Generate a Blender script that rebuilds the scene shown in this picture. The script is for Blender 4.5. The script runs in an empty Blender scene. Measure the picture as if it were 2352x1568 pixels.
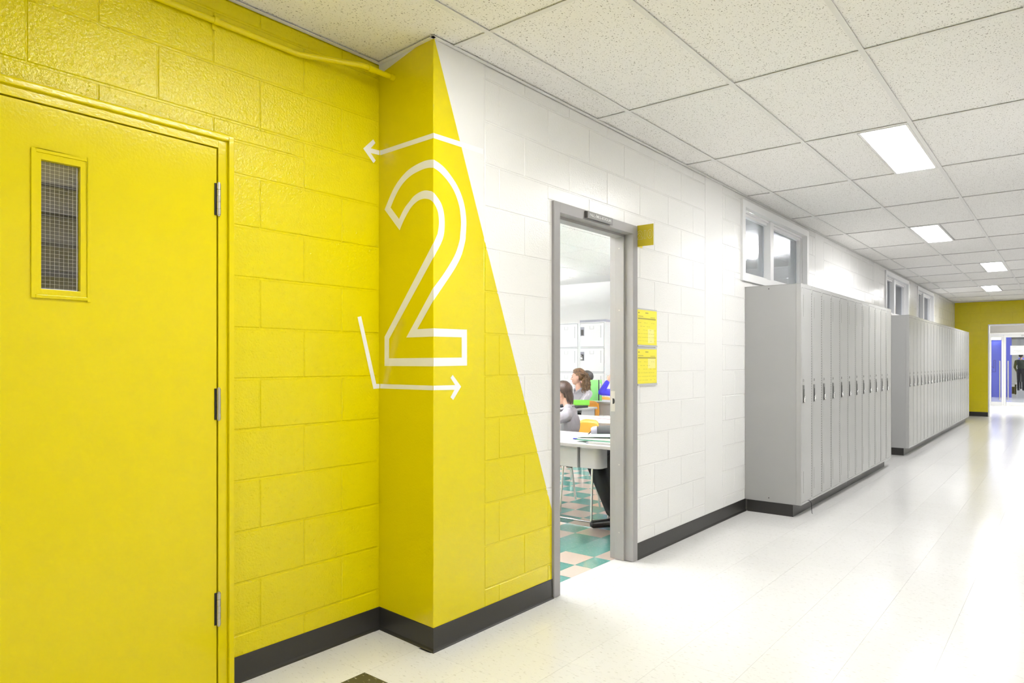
import bpy, bmesh, math, random
import numpy as np
from mathutils import Vector, Matrix

random.seed(7)
sc = bpy.context.scene
COL = sc.collection
R = math.radians

# ------------------------------------------------------------------ camera, world, exposure
CAM = Vector((2.195, 0.0, 1.2828)); YAW = R(39.114); FPX = 1580.63
cd = bpy.data.cameras.new('camera'); cam = bpy.data.objects.new('camera', cd); COL.objects.link(cam)
cam.location = CAM; cam.rotation_euler = (R(90), 0, YAW)
cd.sensor_width = 36.0; cd.sensor_fit = 'HORIZONTAL'; cd.lens = FPX / 2352 * 36
cd.shift_x = 0.0; cd.shift_y = (831.84 - 784) / 2352
cd.clip_start = 0.05; cd.clip_end = 100
sc.camera = cam
world = bpy.data.worlds.new('world'); sc.world = world; world.use_nodes = True
world.node_tree.nodes['Background'].inputs[0].default_value = (0.85, 0.9, 1.0, 1)
world.node_tree.nodes['Background'].inputs[1].default_value = 0.3
sc.view_settings.view_transform = 'Standard'; sc.view_settings.look = 'None'
sc.view_settings.gamma = 1.0; sc.view_settings.use_curve_mapping = False
sc.view_settings.exposure = 1.46
LAMP = 15.0            # corridor fixtures
CLASS_LAMP = 7.5      # added classroom pendants
HALL_LAMP = 8.0       # hall beyond the glass doors

ZC = 2.7178            # corridor ceiling
YP = 2.147             # pillar front corner
XR = -0.398            # yellow recessed wall
YI = 2.174             # inner corner
YE = 19.70             # end wall
XW = 2.45              # right wall of the corridor
YB = -7.0              # behind the camera
SK = (YI - YP) / XR    # skew of the pillar's side face

def px(p):
    dx, dy, dz = p[0]-CAM.x, p[1], p[2]-CAM.z
    fw = -math.sin(YAW)*dx + math.cos(YAW)*dy
    rt = math.cos(YAW)*dx + math.sin(YAW)*dy
    if fw < 0.05: return None
    return 1176+FPX*rt/fw, 831.84-FPX*dz/fw, fw
def in_view(p, m=120):
    q = px(p)
    return q is not None and -m < q[0] < 2352+m and -m < q[1] < 1568+m

# ------------------------------------------------------------------ materials
MATS = {}
def mat(name, col, rough=0.5, metal=0.0, spec=0.5, emit=None, coat=0.0):
    if name in MATS: return MATS[name]
    m = bpy.data.materials.new(name); m.use_nodes = True
    b = m.node_tree.nodes['Principled BSDF']
    b.inputs['Base Color'].default_value = (*col, 1)
    b.inputs['Roughness'].default_value = rough; b.inputs['Metallic'].default_value = metal
    b.inputs['Specular IOR Level'].default_value = spec
    b.inputs['Coat Weight'].default_value = coat; b.inputs['Coat Roughness'].default_value = 0.1
    if emit:
        b.inputs['Emission Color'].default_value = (*emit[0], 1); b.inputs['Emission Strength'].default_value = emit[1]
    MATS[name] = m; return m
def nodes(m):
    nt = m.node_tree; return nt.nodes, nt.links, nt.nodes['Principled BSDF']
def new(N, t, **kw):
    n = N.new(t)
    for k, v in kw.items(): setattr(n, k, v)
    return n
def math_node(N, L, op, a, b=None, c=None):
    n = N.new('ShaderNodeMath'); n.operation = op
    for i, v in enumerate((a, b, c)):
        if v is None: continue
        if isinstance(v, (int, float)): n.inputs[i].default_value = v
        else: L.new(v, n.inputs[i])
    return n.outputs[0]
def ramp(N, L, src, stops):
    r = N.new('ShaderNodeValToRGB'); e = r.color_ramp.elements
    while len(e) > 1: e.remove(e[0])
    e[0].position, e[0].color = stops[0][0], (*stops[0][1], 1)
    for p, c in stops[1:]:
        k = e.new(p); k.color = (*c, 1)
    L.new(src, r.inputs[0]); return r.outputs[0]
def noise(N, L, vec, scale, detail=2.0, rough=0.5):
    n = N.new('ShaderNodeTexNoise'); n.inputs['Scale'].default_value = scale
    n.inputs['Detail'].default_value = detail; n.inputs['Roughness'].default_value = rough
    L.new(vec, n.inputs['Vector']); return n.outputs['Fac']
def bump(N, L, b, h, strength, dist, prev=None):
    n = N.new('ShaderNodeBump'); n.inputs['Strength'].default_value = strength; n.inputs['Distance'].default_value = dist
    L.new(h, n.inputs['Height'])
    if prev is not None: L.new(prev, n.inputs['Normal'])
    L.new(n.outputs[0], b.inputs['Normal']); return n.outputs[0]
def pos(N):
    return N.new('ShaderNodeNewGeometry').outputs['Position']

YEL = (0.75, 0.635, 0.0005)
WHT = (0.84, 0.835, 0.82)
def masonry(name, split, amp):
    """Thick gloss paint on concrete block; split: yellow left of the painted diagonal, white right of it."""
    m = mat(name, YEL, 0.13, spec=0.45); N, L, b = nodes(m); p = pos(N)
    if split:
        s = N.new('ShaderNodeSeparateXYZ'); L.new(p, s.inputs[0])
        edge = math_node(N, L, 'MULTIPLY_ADD', s.outputs['Z'], -0.3974, 2.158+0.3974*2.709)
        lt = math_node(N, L, 'LESS_THAN', s.outputs['Y'], edge)
        mx = N.new('ShaderNodeMix'); mx.data_type = 'RGBA'
        L.new(lt, mx.inputs['Factor']); mx.inputs[6].default_value = (*WHT, 1); mx.inputs[7].default_value = (*YEL, 1)
        L.new(mx.outputs[2], b.inputs['Base Color'])
    n1 = noise(N, L, p, 105, 2.5, 0.55)
    nb = bump(N, L, b, n1, 0.72*amp, 0.004)
    n2 = noise(N, L, p, 48, 2, 0.5)
    pits = ramp(N, L, n2, [(0.30, (0, 0, 0)), (0.36, (1, 1, 1))])
    nb = bump(N, L, b, pits, 0.5*amp, 0.0025, nb)
    return m
M_YBLOCK = masonry('yellow_block_paint', False, 1.0)
M_WBLOCK = masonry('white_and_yellow_block_paint', True, 0.5)
M_PILLAR = masonry('pillar_paint', True, 0.22)
M_YMETAL = mat('yellow_metal_paint', (0.77, 0.640, 0.0005), 0.15, spec=0.42)
N, L, b = nodes(M_YMETAL); bump(N, L, b, noise(N, L, pos(N), 90, 2), 0.16, 0.003)
M_WPAINT = mat('white_wall_paint', WHT, 0.5)
N, L, b = nodes(M_WPAINT); bump(N, L, b, noise(N, L, pos(N), 120, 2), 0.15, 0.003)
M_GRAPHIC = mat('white_graphic_film', (0.86, 0.86, 0.87), 0.45)
M_BASE = mat('black_vinyl_base', (0.030, 0.028, 0.026), 0.38)
N, L, b = nodes(M_BASE); bump(N, L, b, noise(N, L, pos(N), 25, 2), 0.06, 0.004)

# floor vinyl tile: faint flecks, a small tint per tile
def vct(name, col, fleck, f_amt, rough):
    m = mat(name, col, rough); N, L, b = nodes(m); p = pos(N)
    mp = N.new('ShaderNodeMapping'); mp.inputs['Scale'].default_value = (38, 95, 1); mp.inputs['Rotation'].default_value = (0, 0, 0.5)
    L.new(p, mp.inputs[0])
    f = N.new('ShaderNodeTexNoise'); f.inputs['Scale'].default_value = 1.0; f.inputs['Detail'].default_value = 3
    L.new(mp.outputs[0], f.inputs['Vector'])
    mask = ramp(N, L, f.outputs['Fac'], [(0.60, (0, 0, 0)), (0.70, (1, 1, 1))])
    oi = N.new('ShaderNodeObjectInfo')
    tint = math_node(N, L, 'MULTIPLY_ADD', oi.outputs['Random'], 0.022, 0.985)
    mx = N.new('ShaderNodeMix'); mx.data_type = 'RGBA'
    fm = math_node(N, L, 'MULTIPLY', mask, f_amt); L.new(fm, mx.inputs['Factor'])
    mx.inputs[6].default_value = (*col, 1); mx.inputs[7].default_value = (*fleck, 1)
    vm = N.new('ShaderNodeVectorMath'); vm.operation = 'SCALE'; L.new(mx.outputs[2], vm.inputs[0]); L.new(tint, vm.inputs['Scale'])
    L.new(vm.outputs[0], b.inputs['Base Color'])
    bump(N, L, b, noise(N, L, p, 9, 2), 0.05, 0.004)
    return m
M_VCT = vct('white_vinyl_tile', (0.82, 0.815, 0.80), (0.52, 0.50, 0.46), 0.55, 0.17)
M_VCTB = vct('black_vinyl_tile', (0.075, 0.07, 0.05), (0.6, 0.58, 0.45), 0.5, 0.2)
M_TEAL = vct('teal_vinyl_tile', (0.13, 0.33, 0.295), (0.45, 0.58, 0.55), 0.55, 0.12)
M_BEIGE = vct('beige_vinyl_tile', (0.66, 0.55, 0.48), (0.5, 0.42, 0.36), 0.35, 0.12)
M_JOINT = mat('floor_joint', (0.30, 0.29, 0.27), 0.8)

# acoustic ceiling tile: small dark fissures
M_TILE = mat('acoustic_tile', (0.89, 0.875, 0.85), 0.85)
N, L, b = nodes(M_TILE); p = pos(N)
mp = N.new('ShaderNodeMapping'); mp.inputs['Scale'].default_value = (150, 105, 1); L.new(p, mp.inputs[0])
f = N.new('ShaderNodeTexNoise'); f.inputs['Scale'].default_value = 1.0; f.inputs['Detail'].default_value = 2.5; f.inputs['Roughness'].default_value = 0.65
L.new(mp.outputs[0], f.inputs['Vector'])
spk = ramp(N, L, f.outputs['Fac'], [(0.325, (0.25, 0.23, 0.20)), (0.395, (0.89, 0.875, 0.85))])
L.new(spk, b.inputs['Base Color']); bump(N, L, b, f.outputs['Fac'], 0.25, 0.003)
M_TEE = mat('ceiling_grid_white', (0.80, 0.79, 0.77), 0.55)
M_TRIM = mat('white_enamel', (0.84, 0.84, 0.84), 0.35)
M_LENS = mat('lit_lens', (0.9, 0.9, 0.9), 0.4, emit=((1.0, 0.995, 0.99), LAMP))
M_CUP = mat('pendant_fill_top', (0.9, 0.9, 0.9), 0.4, emit=((0.97, 0.98, 1.0), CLASS_LAMP*8.0))
M_CLENS = mat('pendant_fill_lens', (0.9, 0.9, 0.9), 0.4, emit=((0.97, 0.98, 1.0), CLASS_LAMP))
M_HLENS = mat('hall_lit_lens', (0.9, 0.9, 0.9), 0.4, emit=((1.0, 1.0, 1.0), HALL_LAMP))

M_FRAME = mat('grey_frame_paint', (0.34, 0.33, 0.328), 0.42)
N, L, b = nodes(M_FRAME); bump(N, L, b, noise(N, L, pos(N), 60, 3), 0.12, 0.003)
M_LOCK = mat('grey_locker_enamel', (0.44, 0.44, 0.43), 0.27)
N, L, b = nodes(M_LOCK); bump(N, L, b, noise(N, L, pos(N), 7, 1), 0.05, 0.01)
M_LOCKSIDE = mat('grey_locker_panel', (0.40, 0.40, 0.395), 0.42)
N, L, b = nodes(M_LOCKSIDE); bump(N, L, b, noise(N, L, pos(N), 400, 2), 0.12, 0.001)
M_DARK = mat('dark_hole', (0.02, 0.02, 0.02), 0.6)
M_LATCH = mat('dark_latch_plastic', (0.055, 0.053, 0.05), 0.45)
M_LATCH2 = mat('charcoal_latch_plate', (0.13, 0.13, 0.125), 0.45)
M_CHROME = mat('chrome', (0.75, 0.75, 0.75), 0.15, 1.0)
M_STEEL = mat('satin_steel', (0.55, 0.53, 0.50), 0.35, 1.0)
M_GSIGN = mat('grey_sign', (0.24, 0.235, 0.23), 0.45)
M_GSIGN2 = mat('dark_sign_edge', (0.06, 0.055, 0.055), 0.5)
M_WTEXT = mat('white_lettering', (0.88, 0.88, 0.88), 0.5)
M_YSIGN = mat('yellow_sign_plastic', (0.62, 0.50, 0.02), 0.4)
M_YPAPER = mat('yellow_paper', (0.90, 0.80, 0.07), 0.6)
M_YPAPER2 = mat('pale_yellow_paper', (0.92, 0.84, 0.28), 0.6)
M_PRINT = mat('grey_print', (0.42, 0.36, 0.08), 0.7)
M_ACRYL = mat('grey_acrylic', (0.55, 0.55, 0.56), 0.25)
M_WHITE = mat('white_plastic', (0.86, 0.86, 0.87), 0.4)
M_CLOCK = mat('white_locker_enamel', (0.86, 0.86, 0.88), 0.35)
M_GAP = mat('grey_metal_gap_shade', (0.30, 0.30, 0.36), 0.5)  # grey parts; also shade behind the box locker doors, as colour
M_DESK = mat('pale_grey_laminate', (0.66, 0.65, 0.65), 0.35)
M_DESKEDGE = mat('grey_desk_edge', (0.42, 0.405, 0.40), 0.45)
M_DESKBOX = mat('grey_desk_metal', (0.46, 0.45, 0.46), 0.4)
M_ORANGE = mat('orange_plastic', (0.80, 0.34, 0.02), 0.35)
M_GREEN = mat('green_binder', (0.22, 0.62, 0.07), 0.45)
M_GREEN2 = mat('bright_green_binder', (0.32, 0.78, 0.25), 0.45)
M_MINT = mat('green_folder', (0.10, 0.42, 0.26), 0.5)
M_MINT_GLARE = mat('green_folder_glare', (0.50, 0.68, 0.58), 0.4)  # glare on the folder's upper cover, put into its colour
M_PAPER = mat('white_paper', (0.85, 0.85, 0.85), 0.7)
M_PINK = mat('pink_line', (0.75, 0.45, 0.48), 0.7)
M_BLACKF = mat('black_fabric', (0.018, 0.017, 0.022), 0.8)
M_CHAR = mat('charcoal_fabric', (0.06, 0.063, 0.065), 0.75)
M_BLUE = mat('royal_blue_fabric', (0.045, 0.04, 0.55), 0.75)
M_BLUEW = mat('blue_wall_paint', (0.10, 0.13, 0.68), 0.5)
M_BLUED = mat('dark_blue_graphic', (0.02, 0.025, 0.25), 0.5)
M_SHIRT = mat('grey_polo_fabric', (0.37, 0.355, 0.39), 0.85)
N, L, b = nodes(M_SHIRT); bump(N, L, b, noise(N, L, pos(N), 18, 3), 0.6, 0.02)
M_SKIN = mat('skin', (0.62, 0.38, 0.29), 0.5)
M_LIP = mat('lip', (0.58, 0.26, 0.24), 0.45)
M_HAIR1 = mat('curly_light_brown_hair', (0.19, 0.095, 0.045), 0.45)
N, L, b = nodes(M_HAIR1)
c = ramp(N, L, noise(N, L, pos(N), 40, 3), [(0.3, (0.045, 0.02, 0.012)), (0.7, (0.24, 0.13, 0.055))]); L.new(c, b.inputs['Base Color'])
M_HAIR2 = mat('straight_brown_hair', (0.07, 0.04, 0.03), 0.4)
N, L, b = nodes(M_HAIR2)
mp = N.new('ShaderNodeMapping'); mp.inputs['Scale'].default_value = (160, 160, 14); L.new(pos(N), mp.inputs[0])
c = ramp(N, L, noise(N, L, mp.outputs[0], 1.0, 2), [(0.3, (0.022, 0.011, 0.008)), (0.75, (0.085, 0.05, 0.032))]); L.new(c, b.inputs['Base Color'])
M_HAIR3 = mat('dark_hair', (0.03, 0.027, 0.025), 0.5)
M_EYE = mat('eye', (0.05, 0.035, 0.03), 0.2)
M_SHOE = mat('black_shoe', (0.015, 0.015, 0.017), 0.25)
M_GREENCOAT = mat('dark_green_fabric', (0.05, 0.065, 0.045), 0.8)
M_SLAT = mat('grey_louver', (0.33, 0.325, 0.34), 0.5)
M_BLIND = mat('blue_grey_blind', (0.42, 0.43, 0.50), 0.6)
M_DARKROOM = mat('dark_grey_paint', (0.10, 0.095, 0.09), 0.7)

def glass(name, tint=(0.95, 0.97, 1.0), refl=0.08):
    m = bpy.data.materials.new(name); m.use_nodes = True; nt = m.node_tree; N, L = nt.nodes, nt.links
    N.remove(N['Principled BSDF']); out = N['Material Output']
    t = N.new('ShaderNodeBsdfTransparent'); t.inputs[0].default_value = (*tint, 1)
    g = N.new('ShaderNodeBsdfGlossy'); g.inputs['Roughness'].default_value = 0.02
    mx = N.new('ShaderNodeMixShader'); fr = N.new('ShaderNodeFresnel'); fr.inputs[0].default_value = 1.45
    s = math_node(N, L, 'MULTIPLY', fr.outputs[0], 0.8)
    L.new(s, mx.inputs[0]); L.new(t.outputs[0], mx.inputs[1]); L.new(g.outputs[0], mx.inputs[2]); L.new(mx.outputs[0], out.inputs[0])
    MATS[name] = m; return m
M_GLASS = glass('clear_glass')
M_GLASSW = glass('wired_glass', (0.80, 0.80, 0.82))

# ------------------------------------------------------------------ mesh helpers
class MB:
    def __init__(s): s.v = []; s.f = []; s.mi = []; s.sm = []
    def face(s, pts, mi=0, smooth=False):
        i = len(s.v); s.v += [tuple(p) for p in pts]; s.f.append(tuple(range(i, i+len(pts)))); s.mi.append(mi); s.sm.append(smooth)
    def idx(s, verts, faces, mi=0, smooth=False):
        i = len(s.v); s.v += [tuple(p) for p in verts]
        for f in faces: s.f.append(tuple(i+k for k in f)); s.mi.append(mi); s.sm.append(smooth)
    def box(s, a, b, mi=0):
        x0, x1 = sorted((a[0], b[0])); y0, y1 = sorted((a[1], b[1])); z0, z1 = sorted((a[2], b[2]))
        s.idx([(x0,y0,z0),(x1,y0,z0),(x1,y1,z0),(x0,y1,z0),(x0,y0,z1),(x1,y0,z1),(x1,y1,z1),(x0,y1,z1)],
              [(0,3,2,1),(4,5,6,7),(0,1,5,4),(1,2,6,5),(2,3,7,6),(3,0,4,7)], mi); return s
    def prism(s, poly, axis, a, b, mi=0):
        """poly: 2-d outline (counter-clockwise) in the two other axes, extruded from a to b along axis."""
        def P(q, t):
            return {'x': (t, q[0], q[1]), 'y': (q[0], t, q[1]), 'z': (q[0], q[1], t)}[axis]
        n = len(poly); vs = [P(q, a) for q in poly] + [P(q, b) for q in poly]
        fs = [tuple(range(n)), tuple(range(2*n-1, n-1, -1))] + [(i, i+n, (i+1) % n+n, (i+1) % n) for i in range(n)]
        s.idx(vs, fs, mi); return s
    def tube(s, pts, r, seg=8, mi=0, cap=True):
        pts = [Vector(p) for p in pts]; rs = r if isinstance(r, (list, tuple)) else [r]*len(pts)
        rings = []; up = None
        for i, p in enumerate(pts):
            t = (pts[min(i+1, len(pts)-1)] - pts[max(i-1, 0)]).normalized()
            if up is None: up = t.orthogonal().normalized()
            u = (up - t*up.dot(t))
            u = u.normalized() if u.length > 1e-6 else t.orthogonal().normalized()
            up = u; w = t.cross(u)
            rings.append([p + (u*math.cos(k*2*math.pi/seg) + w*math.sin(k*2*math.pi/seg))*rs[i] for k in range(seg)])
        vs = [q for ring in rings for q in ring]; fs = []
        for i in range(len(pts)-1):
            for k in range(seg):
                a = i*seg+k; c = i*seg+(k+1) % seg; fs.append((a, c, c+seg, a+seg))
        s.idx(vs, fs, mi, True)
        if cap:
            s.face(list(reversed(rings[0])), mi); s.face(rings[-1], mi)
        return s
    def ell(s, c, r, seg=14, ring=9, mi=0, rot=None):
        vs = [(0, 0, 1)]
        for i in range(1, ring):
            a = math.pi*i/ring
            for k in range(seg):
                t = 2*math.pi*k/seg; vs.append((math.sin(a)*math.cos(t), math.sin(a)*math.sin(t), math.cos(a)))
        vs.append((0, 0, -1)); n = len(vs)
        vs = [Vector((v[0]*r[0], v[1]*r[1], v[2]*r[2])) for v in vs]
        if rot is not None: vs = [rot @ v for v in vs]
        vs = [v + Vector(c) for v in vs]; fs = []
        for k in range(seg): fs.append((0, 1+k, 1+(k+1) % seg))
        for i in range(ring-2):
            for k in range(seg):
                a = 1+i*seg+k; c2 = 1+i*seg+(k+1) % seg; fs.append((a, a+seg, c2+seg, c2))
        for k in range(seg): fs.append((n-1, n-1-seg+(k+1) % seg, n-1-seg+k))
        s.idx(vs, fs, mi, True); return s
    def mesh(s, name, mats):
        me = bpy.data.meshes.new(name); me.from_pydata(s.v, [], s.f)
        for m in (mats if isinstance(mats, (list, tuple)) else [mats]): me.materials.append(m)
        me.polygons.foreach_set('material_index', s.mi); me.polygons.foreach_set('use_smooth', s.sm); me.update(); return me
    def build(s, name, mats, parent=None, loc=None, rz=0):
        return obj(name, s.mesh(name, mats), parent, loc, rz)
def obj(name, data, parent=None, loc=None, rz=0):
    o = bpy.data.objects.new(name, data); COL.objects.link(o)
    if parent is not None: o.parent = parent
    if loc is not None: o.location = loc
    if rz: o.rotation_euler = (0, 0, rz)
    return o
def bevel(o, w, seg=2):
    bm = bmesh.new(); bm.from_mesh(o.data); bmesh.ops.remove_doubles(bm, verts=bm.verts, dist=1e-5)
    bmesh.ops.bevel(bm, geom=list(bm.edges), offset=w, segments=seg, affect='EDGES', profile=0.6, clamp_overlap=True)
    bm.to_mesh(o.data); bm.free(); return o
def tag(o, label=None, cat=None, group=None, kind=None):
    if label: o['label'] = label
    if cat: o['category'] = cat
    if group: o['group'] = group
    if kind: o['kind'] = kind
    return o
def struct(o, label, cat): return tag(o, label, cat, kind='structure')
def empty(name, loc=(0, 0, 0), rz=0, label=None, cat=None, group=None):
    o = obj(name, None, None, loc, rz); o.empty_display_size = 0.1; return tag(o, label, cat, group)
def copy_tree(o, parent=None):
    c = o.copy(); COL.objects.link(c)
    if parent is not None: c.parent = parent
    for ch in list(o.children): copy_tree(ch, c)
    return c
def ordinal(i): return ['first','second','third','fourth','fifth','sixth','seventh','eighth','ninth','tenth','eleventh','twelfth','thirteenth','fourteenth','fifteenth','sixteenth','seventeenth','eighteenth','nineteenth','twentieth','twenty-first','twenty-second','twenty-third','twenty-fourth'][i]
def text_mesh(name, body, size, m, outline=None, extrude=0.0004, offset=0.0):
    cu = bpy.data.curves.new(name, 'FONT'); cu.body = body; cu.size = size; cu.align_x = 'CENTER'; cu.align_y = 'CENTER'
    if outline: cu.fill_mode = 'NONE'; cu.bevel_depth = outline; cu.bevel_resolution = 0
    else: cu.extrude = extrude
    cu.resolution_u = 4; cu.offset = offset
    t = bpy.data.objects.new(name, cu); COL.objects.link(t)
    dg = bpy.context.evaluated_depsgraph_get(); me = bpy.data.meshes.new_from_object(t.evaluated_get(dg))
    bpy.data.objects.remove(t); me.name = name; me.materials.clear(); me.materials.append(m); return me

# ------------------------------------------------------------------ setting: block walls
CRS, Z0 = 0.2053, 0.189
_bc = {}
def block_mesh(w, h, m, key):
    k = (round(w, 3), round(h, 3), key)
    if k not in _bc:
        b = MB(); e = min(0.0035, w*0.2, h*0.2); d = 0.004
        o = [(-d, 0, 0), (-d, w, 0), (-d, w, h), (-d, 0, h)]; i = [(0, e, e), (0, w-e, e), (0, w-e, h-e), (0, e, h-e)]
        b.idx(o+i, [(4,5,6,7), (0,1,5,4), (1,2,6,5), (2,3,7,6), (3,0,4,7), (0,3,2,1)])
        _bc[k] = b.mesh('block', m)
    return _bc[k]
def cut(rects, o):
    out = []
    for (a, b, c, d) in rects:
        A, B, C, D = o
        if B <= a or A >= b or D <= c or C >= d: out.append((a, b, c, d)); continue
        if C > c: out.append((a, b, c, C))
        if D < d: out.append((a, b, D, d))
        lo, hi = max(c, C), min(d, D)
        if A > a: out.append((a, A, lo, hi))
        if B < b: out.append((B, b, lo, hi))
    return out
def blocks(parent, y0, y1, even, odd, m, key, holes=(), place=None, z1=ZC, z0=0.0, pitch=0.4085, gap=0.003):
    k = -1
    while True:
        za, zb = Z0 + k*CRS, Z0 + (k+1)*CRS; par = even if k % 2 == 0 else odd; k += 1
        if za >= z1: break
        za, zb = max(za, z0), min(zb, z1)
        if zb - za < 0.03: continue
        n = math.floor((y0-par)/pitch); y = par + n*pitch
        while y < y1:
            rs = [(max(y, y0), min(y+pitch, y1), za, zb)]; y += pitch
            if rs[0][1] - rs[0][0] < 0.02: continue
            for h in holes: rs = cut(rs, h)
            for (a, b_, c, d) in rs:
                if b_-a < 0.02 or d-c < 0.02: continue
                g = 0.0012 if key == 'y' else 0.0006
                me = block_mesh(b_-a-2*g, d-c-2*gap, m, key)
                o = bpy.data.objects.new('block', me); COL.objects.link(o); o.parent = parent
                o.location = place(a+g, c+gap)[0]

DOOR = (3.046, 3.972, -1, 2.163)     # grey frame, outside dimensions on the white wall
WINS = [(5.80, 7.70, 1.985, 2.680), (11.66, 13.56, 1.985, 2.680), (14.44, 16.34, 1.985, 2.680)]
COLS = [(5.066, 5.40), (8.0, 8.335), (10.91, 11.245), (13.83, 14.165), (16.75, 17.085)]
# white wall backing with the door and window openings
wl = MB(); T = 0.1427; XB = -0.0025
def wall_strip(a, b, zs):
    for (c, d) in zs: wl.box((XB-T, a, c), (XB, b, d))
wall_strip(2.49, 3.07, [(0, ZC+.06)]); wall_strip(3.07, 3.948, [(2.14, ZC+.06)])
yy = 3.948
for (a, b, c, d) in WINS:
    wall_strip(yy, a+.03, [(0, ZC+.06)]); wall_strip(a+.03, b-.03, [(0, c+.03), (d-.03, ZC+.06)]); yy = b-.03
wall_strip(yy, YE+.2, [(0, ZC+.06)])
wall_left = struct(wl.build('wall_left', M_WBLOCK), 'long white painted concrete block wall on the left of the corridor', 'wall')
pl = lambda a, c: ((0, a, c), 0)
holes = [DOOR] + WINS
segs = [(2.492, 5.064), (5.402, 7.998), (8.337, 10.908), (11.247, 13.828), (14.167, 16.748), (17.087, YE)]
for (a, b) in segs:
    blocks(wall_left, a, b, 3.211, 3.416, M_WBLOCK, 'w', holes, pl, gap=0.0022)
for (a, b) in COLS:
    c = MB(); c.box((-0.006, a+.002, 0), (0.0, b-.002, ZC)); c.build('column_face', M_PILLAR, wall_left)
# pillar: smooth column at the corner of the recess
p_ = MB(); p_.prism([(XR-.02, YI+0.001), (0, YP), (0, 2.489), (XR-.02, 2.489)], 'z', 0, ZC+.06)
pillar = struct(bevel(p_.build('wall_pillar', M_PILLAR), 0.004, 2), 'smooth corner pillar painted yellow with a white diagonal edge', 'pillar')
# yellow wall of the recess
YD = (0.365, 1.418, -1, 2.170)
w = MB(); w.box((XR-.16, YB, 0), (XR-.0034, .42, ZC+.06)); w.box((XR-.16, .42, 2.13), (XR-.0034, 1.375, ZC+.06)); w.box((XR-.16, 1.375, 0), (XR-.0034, 2.49, ZC+.06))
wall_recess = struct(w.build('wall_recess', M_YBLOCK), 'glossy yellow painted concrete block wall around the yellow door', 'wall')
blocks(wall_recess, -0.9, YI-.001, 1.545, 1.3455, M_YBLOCK, 'y', [YD], lambda a, c: ((XR, a, c), 0))
# end wall, yellow, with the opening to the glass doors
OP = (0.675, 2.10, -1, 2.165)
w = MB(); w.box((0, YE+.002, 0), (OP[0]+.01, YE+.2, ZC+.06)); w.box((OP[0]+.01, YE+.002, OP[3]-.01), (OP[1], YE+.2, ZC+.06)); w.box((OP[1], YE+.002, 0), (XW, YE+.2, ZC+.06))
wall_end = struct(w.build('wall_end', M_YBLOCK), 'yellow block wall at the far end of the corridor', 'wall')
_ec = {}
def end_block(a, b_, c, d):
    g = 0.0015; k = (round(b_-a, 3), round(d-c, 3))
    if k not in _ec:
        m = MB(); W, H, e = b_-a-2*g, d-c-2*g, 0.002
        o = [(0, .006, 0), (W, .006, 0), (W, .006, H), (0, .006, H)]; i = [(e, 0, e), (W-e, 0, e), (W-e, 0, H-e), (e, 0, H-e)]
        m.idx(o+i, [(4,5,6,7), (0,1,5,4), (1,2,6,5), (2,3,7,6), (3,0,4,7), (0,3,2,1)]); _ec[k] = m.mesh('block', M_YBLOCK)
    o = obj('block', _ec[k], wall_end, (a+g, YE, c+g))
k = -1
while Z0 + k*CRS < ZC:
    za, zb = max(Z0+k*CRS, 0), min(Z0+(k+1)*CRS, ZC); y = -0.3 if k % 2 else -0.095; k += 1
    while y < 1.6:
        rs = cut([(max(y, 0.003), min(y+.41, 1.6), za, zb)], OP) if min(y+.41, 1.6)-max(y, .003) > .02 else []
        for r_ in rs:
            if r_[1]-r_[0] > .02 and r_[3]-r_[2] > .02: end_block(*r_)
        y += .41
# right wall and the wall behind the camera (outside the picture)
w = MB(); w.box((XW, YB, 0), (XW+.15, YE+.2, ZC+.06)); struct(w.build('wall_right', M_WPAINT), 'plain white wall closing the right side of the corridor', 'wall')
w = MB(); w.box((XR-.2, YB-.15, 0), (XW+.15, YB, ZC+.06)); struct(w.build('wall_back', M_WPAINT), 'plain white wall behind the viewpoint', 'wall')

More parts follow.
